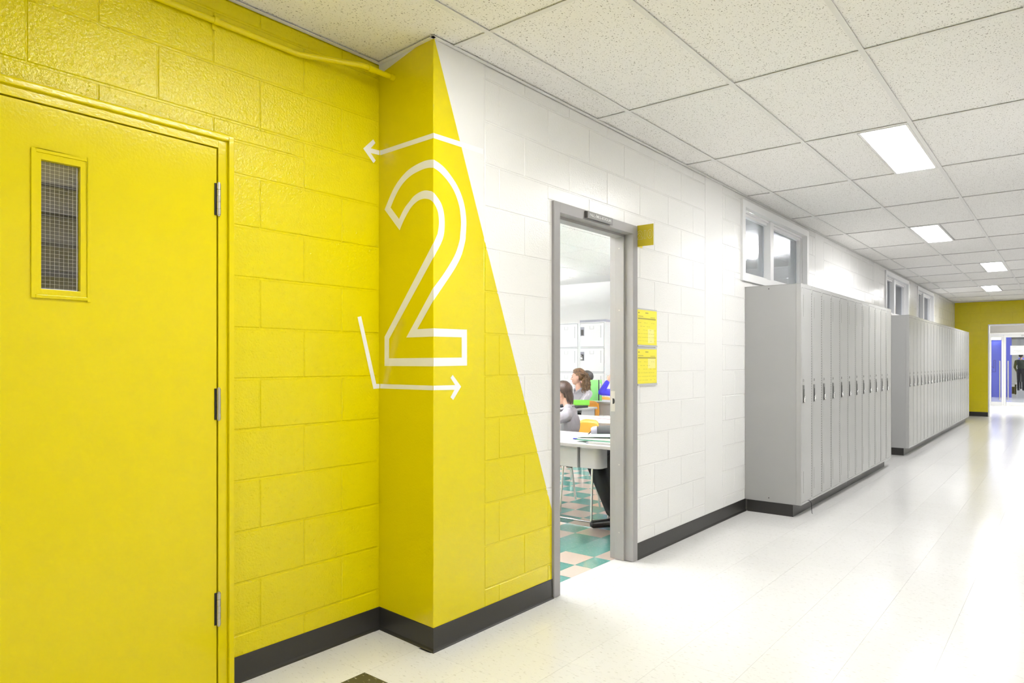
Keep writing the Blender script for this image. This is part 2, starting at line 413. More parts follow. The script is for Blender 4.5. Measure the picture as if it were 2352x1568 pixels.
# ------------------------------------------------------------------ painted graphics
TWO_FRONT = [[(2.147, 2.1812), (2.1551, 2.1798), (2.1543, 2.1432), (2.147, 2.1448)], [(2.1551, 2.1798), (2.1667, 2.1776), (2.1648, 2.1409), (2.1543, 2.1432)], [(2.1667, 2.1776), (2.1791, 2.1744), (2.1756, 2.1377), (2.1648, 2.1409)], [(2.1791, 2.1744), (2.1913, 2.1705), (2.1857, 2.1337), (2.1756, 2.1377)], [(2.1913, 2.1705), (2.2043, 2.1656), (2.1962, 2.1289), (2.1857, 2.1337)], [(2.2043, 2.1656), (2.2177, 2.1593), (2.2071, 2.1232), (2.1962, 2.1289)], [(2.2177, 2.1593), (2.2318, 2.1511), (2.2188, 2.1165), (2.2071, 2.1232)], [(2.2318, 2.1511), (2.2464, 2.1413), (2.2309, 2.1089), (2.2188, 2.1165)], [(2.2464, 2.1413), (2.2607, 2.1307), (2.2427, 2.1005), (2.2309, 2.1089)], [(2.2607, 2.1307), (2.2747, 2.1194), (2.2541, 2.0912), (2.2427, 2.1005)], [(2.2747, 2.1194), (2.2884, 2.1072), (2.2651, 2.081), (2.2541, 2.0912)], [(2.2884, 2.1072), (2.3009, 2.0944), (2.2752, 2.0702), (2.2651, 2.081)], [(2.3009, 2.0944), (2.3121, 2.081), (2.2841, 2.0587), (2.2752, 2.0702)], [(2.3121, 2.081), (2.322, 2.067), (2.292, 2.0466), (2.2841, 2.0587)], [(2.322, 2.067), (2.3307, 2.0526), (2.2991, 2.0339), (2.292, 2.0466)], [(2.3307, 2.0526), (2.3382, 2.0378), (2.3055, 2.021), (2.2991, 2.0339)], [(2.3382, 2.0378), (2.3444, 2.0225), (2.3112, 2.0076), (2.3055, 2.021)], [(2.3444, 2.0225), (2.3495, 2.007), (2.3158, 1.9934), (2.3112, 2.0076)], [(2.3495, 2.007), (2.3537, 1.9909), (2.3192, 1.9776), (2.3158, 1.9934)], [(2.3537, 1.9909), (2.3568, 1.9746), (2.3216, 1.961), (2.3192, 1.9776)], [(2.3568, 1.9746), (2.359, 1.9593), (2.3232, 1.9458), (2.3216, 1.961)], [(2.359, 1.9593), (2.3602, 1.9461), (2.324, 1.9332), (2.3232, 1.9458)], [(2.3602, 1.9461), (2.3605, 1.9338), (2.3239, 1.922), (2.324, 1.9332)], [(2.3605, 1.9338), (2.3602, 1.9206), (2.3232, 1.9098), (2.3239, 1.922)], [(2.3602, 1.9206), (2.3592, 1.9043), (2.3216, 1.8945), (2.3232, 1.9098)], [(2.3592, 1.9043), (2.3576, 1.8871), (2.3194, 1.8783), (2.3216, 1.8945)], [(2.3576, 1.8871), (2.3564, 1.8733), (2.3176, 1.8653), (2.3194, 1.8783)], [(2.3564, 1.8733), (2.3562, 1.8668), (2.3172, 1.8588), (2.3176, 1.8653)], [(2.3562, 1.8668), (2.3564, 1.8638), (2.3172, 1.8557), (2.3172, 1.8588)], [(2.3564, 1.8638), (2.3552, 1.8577), (2.3158, 1.8497), (2.3172, 1.8557)], [(2.3552, 1.8577), (2.3519, 1.8454), (2.3121, 1.8381), (2.3158, 1.8497)], [(2.3519, 1.8454), (2.3473, 1.83), (2.3069, 1.8237), (2.3121, 1.8381)], [(2.3473, 1.83), (2.342, 1.8146), (2.3009, 1.8093), (2.3069, 1.8237)], [(2.342, 1.8146), (2.3367, 1.8003), (2.2947, 1.7959), (2.3009, 1.8093)], [(2.3367, 1.8003), (2.3308, 1.786), (2.2876, 1.7825), (2.2947, 1.7959)], [(2.3308, 1.786), (2.3232, 1.771), (2.2789, 1.7683), (2.2876, 1.7825)], [(2.3232, 1.771), (2.3136, 1.7549), (2.2681, 1.7527), (2.2789, 1.7683)], [(2.3136, 1.7549), (2.3023, 1.7382), (2.2557, 1.7364), (2.2681, 1.7527)], [(2.3023, 1.7382), (2.2899, 1.7211), (2.2427, 1.7198), (2.2557, 1.7364)], [(2.2899, 1.7211), (2.2783, 1.7061), (2.2293, 1.7032), (2.2427, 1.7198)], [(2.2783, 1.7061), (2.2655, 1.6907), (2.2153, 1.6864), (2.2293, 1.7032)], [(2.2655, 1.6907), (2.2463, 1.6685), (2.2001, 1.669), (2.2153, 1.6864)], [(2.2463, 1.6685), (2.2132, 1.6308), (2.1811, 1.6487), (2.2001, 1.669)], [(2.2132, 1.6308), (2.1744, 1.5869), (2.161, 1.6279), (2.1811, 1.6487)], [(2.1744, 1.5869), (2.147, 1.5561), (2.147, 1.6134), (2.161, 1.6279)], [(2.147, 1.4335), (2.3647, 1.4358), (2.3285, 1.3987), (2.147, 1.3968)], [(2.3647, 1.4358), (2.3655, 1.2677), (2.3292, 1.305), (2.3285, 1.3987)], [(2.3655, 1.2677), (2.147, 1.2651), (2.147, 1.3025), (2.3292, 1.305)], [(2.147, 1.8104), (2.1532, 1.8213), (2.1593, 1.7639), (2.147, 1.7463)], [(2.1532, 1.8213), (2.1618, 1.8366), (2.1766, 1.7889), (2.1593, 1.7639)], [(2.1618, 1.8366), (2.1687, 1.8492), (2.1913, 1.8113), (2.1766, 1.7889)], [(2.1687, 1.8492), (2.1716, 1.8545), (2.2001, 1.8267), (2.1913, 1.8113)], [(2.1716, 1.8545), (2.1726, 1.8569), (2.2061, 1.8394), (2.2001, 1.8267)], [(2.1726, 1.8569), (2.1739, 1.8622), (2.2106, 1.8526), (2.2061, 1.8394)], [(2.1739, 1.8622), (2.1764, 1.8732), (2.2141, 1.8675), (2.2106, 1.8526)], [(2.1764, 1.8732), (2.1791, 1.887), (2.216, 1.883), (2.2141, 1.8675)], [(2.1791, 1.887), (2.1808, 1.9004), (2.217, 1.8986), (2.216, 1.883)], [(2.1808, 1.9004), (2.1811, 1.9125), (2.217, 1.9147), (2.217, 1.8986)], [(2.1811, 1.9125), (2.1805, 1.924), (2.216, 1.9309), (2.217, 1.9147)], [(2.1805, 1.924), (2.1791, 1.9349), (2.2142, 1.9457), (2.216, 1.9309)], [(2.1791, 1.9349), (2.1772, 1.9448), (2.2115, 1.9585), (2.2142, 1.9457)], [(2.1772, 1.9448), (2.1747, 1.954), (2.2079, 1.9698), (2.2115, 1.9585)], [(2.1747, 1.954), (2.1704, 1.9632), (2.2036, 1.9802), (2.2079, 1.9698)], [(2.1704, 1.9632), (2.1636, 1.9733), (2.199, 1.9892), (2.2036, 1.9802)], [(2.1636, 1.9733), (2.1552, 1.9833), (2.1938, 1.9972), (2.199, 1.9892)], [(2.1552, 1.9833), (2.147, 1.9912), (2.186, 2.0057), (2.1938, 1.9972)], [(2.147, 1.9912), (2.147, 2.0001), (2.174, 2.0164), (2.186, 2.0057)], [(2.147, 2.0136), (2.1596, 2.0275), (2.174, 2.0164), (2.147, 2.0001)], [(2.147, 2.0355), (2.1596, 2.0275), (2.147, 2.0136)]]
TWO_SIDE = [[(-0.355, 2.013), (-0.349, 2.0215), (-0.3016, 2.0251), (-0.3082, 2.0159)], [(-0.349, 2.0215), (-0.3401, 2.0337), (-0.2921, 2.0382), (-0.3016, 2.0251)], [(-0.3401, 2.0337), (-0.3297, 2.0475), (-0.2817, 2.0516), (-0.2921, 2.0382)], [(-0.3297, 2.0475), (-0.318, 2.0629), (-0.2709, 2.0644), (-0.2817, 2.0516)], [(-0.318, 2.0629), (-0.3047, 2.0796), (-0.2592, 2.0775), (-0.2709, 2.0644)], [(-0.3047, 2.0796), (-0.2911, 2.0951), (-0.2467, 2.0896), (-0.2592, 2.0775)], [(-0.2911, 2.0951), (-0.2778, 2.108), (-0.2337, 2.1004), (-0.2467, 2.0896)], [(-0.2778, 2.108), (-0.2642, 2.1196), (-0.22, 2.1102), (-0.2337, 2.1004)], [(-0.2642, 2.1196), (-0.2488, 2.1307), (-0.2052, 2.119), (-0.22, 2.1102)], [(-0.2488, 2.1307), (-0.2306, 2.1423), (-0.1888, 2.1269), (-0.2052, 2.119)], [(-0.2306, 2.1423), (-0.2106, 2.1534), (-0.1714, 2.1337), (-0.1888, 2.1269)], [(-0.2106, 2.1534), (-0.1909, 2.1627), (-0.1544, 2.1392), (-0.1714, 2.1337)], [(-0.1909, 2.1627), (-0.1722, 2.1695), (-0.138, 2.1432), (-0.1544, 2.1392)], [(-0.1722, 2.1695), (-0.1536, 2.1745), (-0.122, 2.1459), (-0.138, 2.1432)], [(-0.1536, 2.1745), (-0.1343, 2.1786), (-0.1066, 2.148), (-0.122, 2.1459)], [(-0.1343, 2.1786), (-0.1129, 2.1821), (-0.0916, 2.1498), (-0.1066, 2.148)], [(-0.1129, 2.1821), (-0.0907, 2.1847), (-0.0772, 2.1512), (-0.0916, 2.1498)], [(-0.0907, 2.1847), (-0.0714, 2.1864), (-0.0637, 2.1519), (-0.0772, 2.1512)], [(-0.0714, 2.1864), (-0.0566, 2.187), (-0.0513, 2.1518), (-0.0637, 2.1519)], [(-0.0566, 2.187), (-0.0445, 2.1866), (-0.0399, 2.1512), (-0.0513, 2.1518)], [(-0.0445, 2.1866), (-0.0329, 2.1859), (-0.0291, 2.1502), (-0.0399, 2.1512)], [(-0.0329, 2.1859), (-0.0203, 2.1845), (-0.0179, 2.1485), (-0.0291, 2.1502)], [(-0.0203, 2.1845), (-0.0083, 2.1826), (-0.0073, 2.1463), (-0.0179, 2.1485)], [(-0.0083, 2.1826), (0.0, 2.1812), (0.0, 2.1448), (-0.0073, 2.1463)], [(0.0, 1.5561), (-0.1105, 1.4334), (-0.19, 1.3975), (0.0, 1.6134)], [(-0.1105, 1.4334), (0.0, 1.4335), (0.0, 1.3968), (-0.19, 1.3975)], [(0.0, 1.2651), (-0.3559, 1.2655), (-0.3202, 1.3018), (0.0, 1.3025)], [(-0.3559, 1.2655), (-0.355, 1.4051), (-0.3202, 1.3936), (-0.3202, 1.3018)], [(-0.355, 1.4051), (0.0, 1.8104), (0.0, 1.7463), (-0.3202, 1.3936)], [(0.0, 1.9912), (-0.0078, 1.9983), (0.0, 2.0001)], [(-0.0078, 1.9983), (-0.0154, 2.0032), (0.0, 2.0136), (0.0, 2.0001)], [(-0.0154, 2.0032), (-0.0234, 2.0073), (0.0, 2.0355), (0.0, 2.0136)], [(-0.0234, 2.0073), (-0.032, 2.0109), (-0.0095, 2.0418), (0.0, 2.0355)], [(-0.032, 2.0109), (-0.041, 2.0137), (-0.0171, 2.0445), (-0.0095, 2.0418)], [(-0.041, 2.0137), (-0.0502, 2.0158), (-0.0253, 2.0467), (-0.0171, 2.0445)], [(-0.0502, 2.0158), (-0.0596, 2.0174), (-0.035, 2.0496), (-0.0253, 2.0467)], [(-0.0596, 2.0174), (-0.0693, 2.0182), (-0.0452, 2.0521), (-0.035, 2.0496)], [(-0.0693, 2.0182), (-0.0792, 2.0183), (-0.0559, 2.0537), (-0.0452, 2.0521)], [(-0.0792, 2.0183), (-0.0892, 2.0178), (-0.067, 2.0543), (-0.0559, 2.0537)], [(-0.0892, 2.0178), (-0.0994, 2.0165), (-0.0785, 2.0542), (-0.067, 2.0543)], [(-0.0994, 2.0165), (-0.1105, 2.0138), (-0.0909, 2.0528), (-0.0785, 2.0542)], [(-0.1105, 2.0138), (-0.1233, 2.0093), (-0.105, 2.0503), (-0.0909, 2.0528)], [(-0.1233, 2.0093), (-0.137, 2.0034), (-0.1201, 2.0466), (-0.105, 2.0503)], [(-0.137, 2.0034), (-0.1504, 1.996), (-0.1343, 2.0417), (-0.1201, 2.0466)], [(-0.1504, 1.996), (-0.163, 1.9865), (-0.147, 2.0352), (-0.1343, 2.0417)], [(-0.163, 1.9865), (-0.1753, 1.9755), (-0.1588, 2.0275), (-0.147, 2.0352)], [(-0.1753, 1.9755), (-0.1868, 1.9644), (-0.1705, 2.0195), (-0.1588, 2.0275)], [(-0.1868, 1.9644), (-0.1971, 1.9538), (-0.1821, 2.0123), (-0.1705, 2.0195)], [(-0.1971, 1.9538), (-0.2066, 1.9432), (-0.1934, 2.0049), (-0.1821, 2.0123)], [(-0.2066, 1.9432), (-0.2155, 1.9325), (-0.2052, 1.9954), (-0.1934, 2.0049)], [(-0.2155, 1.9325), (-0.2248, 1.9204), (-0.2192, 1.981), (-0.2052, 1.9954)], [(-0.2248, 1.9204), (-0.2335, 1.9081), (-0.2336, 1.9644), (-0.2192, 1.981)], [(-0.2335, 1.9081), (-0.2396, 1.8995), (-0.2438, 1.9525), (-0.2336, 1.9644)], [(-0.2396, 1.8995), (-0.355, 2.013), (-0.3082, 2.0159), (-0.2438, 1.9525)]]
UP_FRONT = [(2.1473, 2.2991), (2.4795, 2.3086), (2.4795, 2.2821), (2.1473, 2.2764)]
UP_SIDE = [(0.0, 2.2989), (0.0, 2.2763), (-0.3832, 2.2804), (-0.3899, 2.2815), (-0.3899, 2.3043), (-0.3788, 2.3025)]
UP_WALL = [(2.1738, 2.3059), (2.1645, 2.3042), (2.1205, 2.303), (2.1492, 2.3352), (2.1356, 2.3492), (2.0758, 2.2909), (2.1373, 2.2361), (2.1509, 2.2516), (2.1205, 2.2799), (2.1738, 2.2829)]
LOW_WALL = [(2.0424, 1.4945), (2.0638, 1.4999), (2.1543, 1.179), (2.175, 1.1785), (2.175, 1.1569), (2.1368, 1.156)]
LOW_SIDE = [(-0.3896, 1.1787), (-0.0015, 1.1794), (-0.0015, 1.1591), (-0.3896, 1.1572)]
LOW_FRONT = [(2.147, 1.1795), (2.2854, 1.1786), (2.2546, 1.212), (2.2694, 1.2257), (2.3253, 1.1705), (2.2726, 1.1105), (2.2546, 1.1238), (2.2806, 1.1569), (2.147, 1.1592)]
def poly_paint(name, faces, to3, nrm, parent, label):
    b = MB(); n = Vector(nrm)*0.0008
    for f in faces: b.face([Vector(to3(q)) + n for q in f])
    me = b.mesh(name, M_GRAPHIC); bm = bmesh.new(); bm.from_mesh(me); bmesh.ops.remove_doubles(bm, verts=bm.verts, dist=2e-4)
    bmesh.ops.dissolve_degenerate(bm, edges=bm.edges, dist=1e-5)
    for f in bm.faces:
        if f.normal.dot(n) < 0: f.normal_flip()
    bm.to_mesh(me); bm.free(); o = obj(name, me, parent); o['label'] = label; return o
sN = Vector((SK, -1, 0)).normalized()
front = lambda q: (0, q[0], q[1]); side = lambda q: (q[0], YP+SK*q[0], q[1]); wally = lambda q: (XR, q[0], q[1])
poly_paint('painted_numeral_front', TWO_FRONT, front, (1, 0, 0), pillar, 'white outline of the right half of a large numeral 2')
poly_paint('painted_numeral_side', TWO_SIDE, side, sN, pillar, 'white outline of the left half of a large numeral 2')
poly_paint('painted_arrow_front', [UP_FRONT, LOW_FRONT], front, (1, 0, 0), pillar, 'white painted arrow strokes on the pillar front')
poly_paint('painted_arrow_side', [UP_SIDE, LOW_SIDE], side, sN, pillar, 'white painted arrow shafts on the pillar side')
poly_paint('painted_arrow_wall', [UP_WALL, LOW_WALL], wally, (1, 0, 0), wall_recess, 'white painted arrow strokes on the yellow block wall')

# ------------------------------------------------------------------ baseboards: vinyl cove base
BH = 0.105
def base_run(name, pts, label, h=BH):
    """pts: plan polyline; the base stands on its left-hand side."""
    prof = [(0, 0), (0.013, 0), (0.013, 0.002), (0.0075, 0.006), (0.0045, 0.014), (0.0035, h-.003), (0.002, h), (0, h)]
    P = [Vector((p[0], p[1], 0)) for p in pts]; n = len(P); nn = len(prof); rings = []
    for i in range(n):
        t0 = (P[i]-P[i-1]).normalized() if i else None; t1 = (P[i+1]-P[i]).normalized() if i < n-1 else None
        n0 = Vector((-t0.y, t0.x, 0)) if t0 else None; n1 = Vector((-t1.y, t1.x, 0)) if t1 else None
        if n0 is None: m = n1
        elif n1 is None: m = n0
        else: m = (n0+n1); m = m/ max(0.3, m.dot(n0))
        rings.append([P[i]+m*q[0]+Vector((0, 0, q[1])) for q in prof])
    b = MB(); vs = [q for r_ in rings for q in r_]; fs = []
    for i in range(n-1):
        for k in range(nn):
            a, c = i*nn+k, i*nn+(k+1) % nn; fs.append((a, c, c+nn, a+nn))
    fs += [tuple(range(nn)), tuple(range(n*nn-1, (n-1)*nn-1, -1))]
    b.idx(vs, fs); me = b.mesh(name, M_BASE); bm = bmesh.new(); bm.from_mesh(me); bmesh.ops.recalc_face_normals(bm, faces=bm.faces); bm.to_mesh(me); bm.free()
    return struct(obj(name, me), label, 'baseboard')
base_run('baseboard_recess', [(0.001, 3.045), (0.001, YP), (XR+.001, YI), (XR+.001, 1.419)], 'black vinyl baseboard running from the yellow door round the pillar')
base_run('baseboard_left', [(0.001, 5.899), (0.001, 3.973)], 'black vinyl baseboard on the white wall between doorway and lockers')
base_run('baseboard_gap', [(0.001, 10.75), (0.001, 9.57)], 'black vinyl baseboard on the white wall between the two locker banks')
base_run('baseboard_end', [(OP[0]-.012, YE-.001), (0.002, YE-.001), (0.001, 17.9)], 'short black vinyl baseboard under the far yellow wall')

# ------------------------------------------------------------------ ceiling: slab, grid, lay-in tiles
ce = MB(); ce.box((XR-.2, YB-.15, ZC+.06), (XW+.15, YE+.2, ZC+.12))
ceiling = struct(ce.build('ceiling', M_TEE), 'suspended ceiling of speckled off-white acoustic tiles in a white grid', 'ceiling')
GX = [0.2219 + .6110*i for i in range(-1, 5)]; GY0 = 2.2670; GP = 1.2192
GY = [GY0 + GP*j for j in range(-6, 15)]
LIGHTS = [(0.848, 1.122, GY0-GP+.008), (1.150, 1.432, GY0+2*GP+.008), (0.848, 1.122, GY0+5*GP+.008), (1.150, 1.432, GY0+8*GP+.008), (0.848, 1.122, GY0+11*GP+.008), (1.150, 1.432, GY0-4*GP+.008)]
_tc = {}
def tile(x0, x1, y0, y1):
    k = (round(x1-x0, 3), round(y1-y0, 3))
    if k not in _tc:
        m = MB(); m.box((0, 0, 0), (x1-x0, y1-y0, .015)); _tc[k] = m.mesh('ceiling_tile', M_TILE)
    obj('ceiling_tile', _tc[k], ceiling, (x0, y0, ZC+.007))
xs = [XR-.0, *[g for g in GX if g > XR+.02], XW]
ys = [YB, *[g for g in GY if YB < g < YE-.05], YE]
far = MB()
for i in range(len(xs)-1):
    for j in range(len(ys)-1):
        a, b, c, d = xs[i]+.006, xs[i+1]-.006, ys[j]+.006, ys[j+1]-.006
        if i == 0:
            if c < YP-.02 and d > YP: d = YI+.01
            if c > YP-.02: continue
        if i == 0 and c < YP < ys[j+1]:
            m = MB(); e = ys[j+1]-.006; m.prism([(a, c), (b, c), (b, e), (.001, e), (.001, YI+.012), (a, YI+.012)], 'z', ZC+.007, ZC+.022); m.build('ceiling_tile', M_TILE, ceiling); continue
        rs = [(a, b, c, d)]
        for (la, lb, ly) in LIGHTS: rs = cut(rs, (la-.008, lb+.008, ly-.01, ly+1.215))
        for q in rs:
            if q[1]-q[0] < .05 or q[3]-q[2] < .05: continue
            if any(in_view((u, v, ZC)) for u in (q[0], q[1]) for v in (q[2], q[3])): tile(*q)
            else: far.box((q[0], q[2], ZC+.007), (q[1], q[3], ZC+.022))
# cut tiles between the wall and the first grid line, past the pillar
for j in range(len(ys)-1):
    c, d = max(ys[j]+.006, YP+.0), ys[j+1]-.006
    if ys[j] > YP: tile(0.002, GX[1]-.006, c, d)
if far.f: tag(far.build('ceiling_tile_field', M_TILE, ceiling), kind='stuff')
for g in GX[0:]:
    y0 = YB if g > 0 else YB; y1 = YE if g > 0 else YI
    if g > XW: continue
    if g < 0: continue
    m = MB(); m.box((g-.012, y0, ZC), (g+.012, y1, ZC+.003)); m.box((g-.002, y0, ZC+.003), (g+.002, y1, ZC+.06)); m.build('main_tee', M_TEE, ceiling)
for g in GY:
    if not YB < g < YE-.05: continue
    xx = [(0.0 if g > YP else XR)] + [q for q in GX if q > .1 and q < XW] + [XW]
    for a, b in zip(xx[:-1], xx[1:]):
        m = MB(); m.box((a+.010, g-.012, ZC+.0006), (b-.010, g+.012, ZC+.0036)); m.box((a+.01, g-.002, ZC+.0036), (b-.01, g+.002, ZC+.06)); m.build('cross_tee', M_TEE, ceiling)
def angle_trim(name, a, b, n):
    """wall angle under the tile edge; a, b plan points, n: inward normal"""
    m = MB(); a, b, n = Vector((*a, 0)), Vector((*b, 0)), Vector((*n, 0))
    for (o0, o1, z0, z1) in [(0, .022, -.0012, .001), (0, .0015, -.0012, .02)]:
        q = [a+n*o0, b+n*o0, b+n*o1, a+n*o1]
        m.idx([v+Vector((0, 0, ZC+z0)) for v in q]+[v+Vector((0, 0, ZC+z1)) for v in q], [(0,3,2,1),(4,5,6,7),(0,1,5,4),(1,2,6,5),(2,3,7,6),(3,0,4,7)])
    return struct(m.build(name, M_TEE), {'trim_1': 'thin white ceiling edge trim above the yellow recess wall', 'trim_2': 'thin white ceiling edge trim on the pillar side', 'trim_3': 'thin white ceiling edge trim along the white block wall', 'trim_4': 'thin ceiling edge trim above the far yellow wall'}[name], 'trim')
angle_trim('trim_1', (XR, YB), (XR, YI), (1, 0)); angle_trim('trim_2', (XR+.02, YP+SK*(XR+.02)), (0.02, YP), (0, -1))
angle_trim('trim_3', (0, YP-.022), (0, YE), (1, 0)); angle_trim('trim_4', (0, YE), (XW, YE), (0, -1))
LNAMES = [None, 'nearest lit rectangular ceiling light in view, the largest', 'second lit ceiling light along the corridor from the camera', 'third lit ceiling light along the corridor, nearest the right edge', 'farthest lit ceiling light in front of the yellow end wall', None]
def ceiling_light(x0, x1, y0, label):
    y1 = y0 + 1.203
    t = empty('ceiling_light', ((x0+x1)/2, (y0+y1)/2, ZC), 0, label, 'ceiling light', 'recessed corridor lights')
    w, h = (x1-x0)/2, (y1-y0)/2
    f = MB()
    for a, b in [((-w, -h), (w, -h+.016)), ((-w, h-.016), (w, h)), ((-w, -h+.016), (-w+.016, h-.016)), ((w-.016, -h+.016), (w, h-.016))]:
        f.box((a[0], a[1], -.002), (b[0], b[1], .05))
    f.build('frame', M_TEE, t)
    MB().box((-w+.016, -h+.016, .004), (w-.016, h-.016, .009)).build('lens', M_LENS, t)
    MB().box((-w, -h, .05), (w, h, .054)).build('housing', M_TEE, t)
for (a, b, y), lb in zip(LIGHTS, LNAMES):
    ceiling_light(a, b, y, lb or ('lit ceiling light overhead, just outside the top of the picture' if y > 0 else 'lit ceiling light behind the viewpoint'))

# ------------------------------------------------------------------ floor
fl = MB(); fl.box((XR-.2, YB-.15, -.12), (XW+.15, YE+.2, -.004))
floor = struct(fl.build('floor', M_JOINT), 'polished white vinyl tile floor of the corridor', 'floor')
FX, FY, FT = -0.076, 1.825, 0.3048
cand = []; rest = MB(); nx0 = math.floor((XR-FX)/FT); nx1 = math.ceil((XW-FX)/FT); ny0 = math.floor((YB-FY)/FT); ny1 = math.ceil((YE+.2-FY)/FT)
for i in range(nx0, nx1):
    for j in range(ny0, ny1):
        a, b, c, d = max(FX+i*FT, XR), min(FX+(i+1)*FT, XW), max(FY+j*FT, YB), min(FY+(j+1)*FT, YE+.2)
        if b <= 0.0 and c > YI: continue
        if b-a < .01 or d-c < .01: continue
        if a < 0 and c > YP-.03: a = 0.0
        ctr = ((a+b)/2, (c+d)/2, 0); vis = in_view(ctr, 250)
        cand.append((px(ctr)[2] if vis else 999, a, b, c, d))
cand.sort()
_fc = {}
for n, (dep, a, b, c, d) in enumerate(cand):
    g = .00035
    if n < 300 and dep < 900:
        blk = abs(a-FX) < .01 and abs(d-FY) < .01
        k = (round(b-a, 3), round(d-c, 3), blk)
        if k not in _fc:
            m = MB(); m.box((0, 0, -.0039), (b-a-2*g, d-c-2*g, 0)); _fc[k] = m.mesh('floor_tile', M_VCTB if blk else M_VCT)
        o = obj('floor_tile', _fc[k], floor, (a+g, c+g, 0))
        if blk: o['label'] = 'single black floor tile'
    else: rest.box((a+g, c+g, -.0039), (b-g, d-g, 0))
tag(rest.build('floor_tile_field', M_VCT, floor), kind='stuff')
# corridor tile carried into the doorway
MB().box((-0.118, 3.105, -.0039), (-0.001, 3.914, 0)).build('floor_tile_doorway', M_VCT, floor)

# ------------------------------------------------------------------ yellow door in the recess
t = empty('yellow_door', (XR, 0.90, 0), 0, 'glossy yellow steel door with a narrow wired glass panel', 'door')
def at(o): return Vector((XR, 0.90, 0))
def L_(p): return (p[0]-XR, p[1]-0.90, p[2])
def part(mb, name, m, parent=None, bev=0.0):
    mb.v = [L_(v) for v in mb.v]; o = mb.build(name, m, parent or t)
    if bev: bevel(o, bev, 2)
    return o
YL0, YL1, ZT = 0.437, 1.352, 2.113
VY0, VY1, VZ0, VZ1 = 0.757, 0.886, 1.512, 1.946
lf = MB(); X0, X1 = XR-.034, XR+.012
for a, b in [((YL0, .012), (VY0, ZT)), ((VY1, .012), (YL1, ZT)), ((VY0, .012), (VY1, VZ0)), ((VY0, VZ1), (VY1, ZT))]:
    lf.box((X0, a[0], a[1]), (X1, b[0], b[1]))
leaf = part(lf, 'door_leaf', M_YMETAL)
fr = MB()
for (y0, y1, z0, z1) in [(1.3585, 1.396, 0, 2.151), (0.390, 0.4305, 0, 2.151), (.4305, 1.3585, 2.1185, 2.151)]: fr.box((XR-.09, y0, z0), (XR+.014, y1, z1))
part(fr, 'frame', M_YMETAL, bev=.0015)
fr = MB()
for (y0, y1, z0, z1) in [(1.396, 1.418, 0, 2.172), (.366, .390, 0, 2.172), (.390, 1.396, 2.151, 2.172)]: fr.box((XR-.05, y0, z0), (XR+.028, y1, z1))
part(fr, 'casing', M_YMETAL, bev=.004)
st = MB()
for (y0, y1, z0, z1) in [(1.34, 1.3585, 0, 2.1185), (.4305, .45, 0, 2.1185), (.45, 1.34, 2.10, 2.1185)]: st.box((XR-.09, y0, z0), (XR-.036, y1, z1))
part(st, 'stop', M_DARK)
for k, (z0, z1) in enumerate([(1.855, 1.978), (1.060, 1.181), (.262, .387)]):
    h = MB(); hx, hy = XR+.021, 1.3565; n = 5
    for q in range(n):
        a, b = z0+(z1-z0)*q/n+.0006, z0+(z1-z0)*(q+1)/n-.0006
        h.tube([(hx, hy, a), (hx, hy, b)], .0078, 12)
    h.tube([(hx, hy, z0-.004), (hx, hy, z1+.004)], .0055, 10)
    ho = part(h, 'hinge', M_STEEL)
    MB_ = MB(); MB_.box((XR+.0125, 1.343, z0), (XR+.016, 1.353, z1)); part(MB_, 'hinge_gap_shade', M_DARK, ho)  # dark strip: shade of the gap beside the hinge, as colour
vf = MB(); oY0, oY1, oZ0, oZ1 = 0.736, 0.909, 1.490, 1.971
for (y0, y1, z0, z1, x) in [(oY0, oY0+.012, oZ0, oZ1, .018), (oY1-.012, oY1, oZ0-.004, oZ1, .018), (oY0+.012, oY1-.012, oZ1-.012, oZ1, .018), (oY0+.012, oY1-.012, oZ0, oZ0+.011, .020)]:
    vf.box((XR+.0122, y0, z0), (XR+x, y1, z1))
part(vf, 'moulding', M_YMETAL, bev=.0015)
vf = MB()
for (y0, y1, z0, z1) in [(oY0+.012, .764, oZ0+.011, oZ1-.012), (.878, oY1-.012, oZ0+.011, oZ1-.012), (.764, .878, 1.938, oZ1-.012), (.764, .878, oZ0+.011, 1.520)]:
    vf.box((XR-.012, y0, z0), (XR+.0145, y1, z1))
part(vf, 'glazing_bead', M_YMETAL, bev=.001)
gl = MB(); gl.box((XR-.010, .7645, 1.5205), (XR-.005, .8775, 1.9375)); pane = part(gl, 'wired_pane', M_GLASSW)
wm = MB(); n = 9
for i in range(n): y = .768+.106*i/(n-1); wm.box((XR-.0047, y-.0003, 1.521), (XR-.0041, y+.0003, 1.937))
for i in range(33): z = 1.526+.0125*i; wm.box((XR-.0047, .765, z-.0003), (XR-.0041, .877, z+.0003))
tag(part(wm, 'wire_mesh', M_ACRYL, pane), kind='stuff')
pu = MB(); pu.box((XR-.0046, .872, 1.522), (XR-.003, .8742, 1.936)); pu.box((XR-.0046, .766, 1.5212), (XR-.003, .874, 1.5232)); part(pu, 'putty_line', M_PAPER, pane)
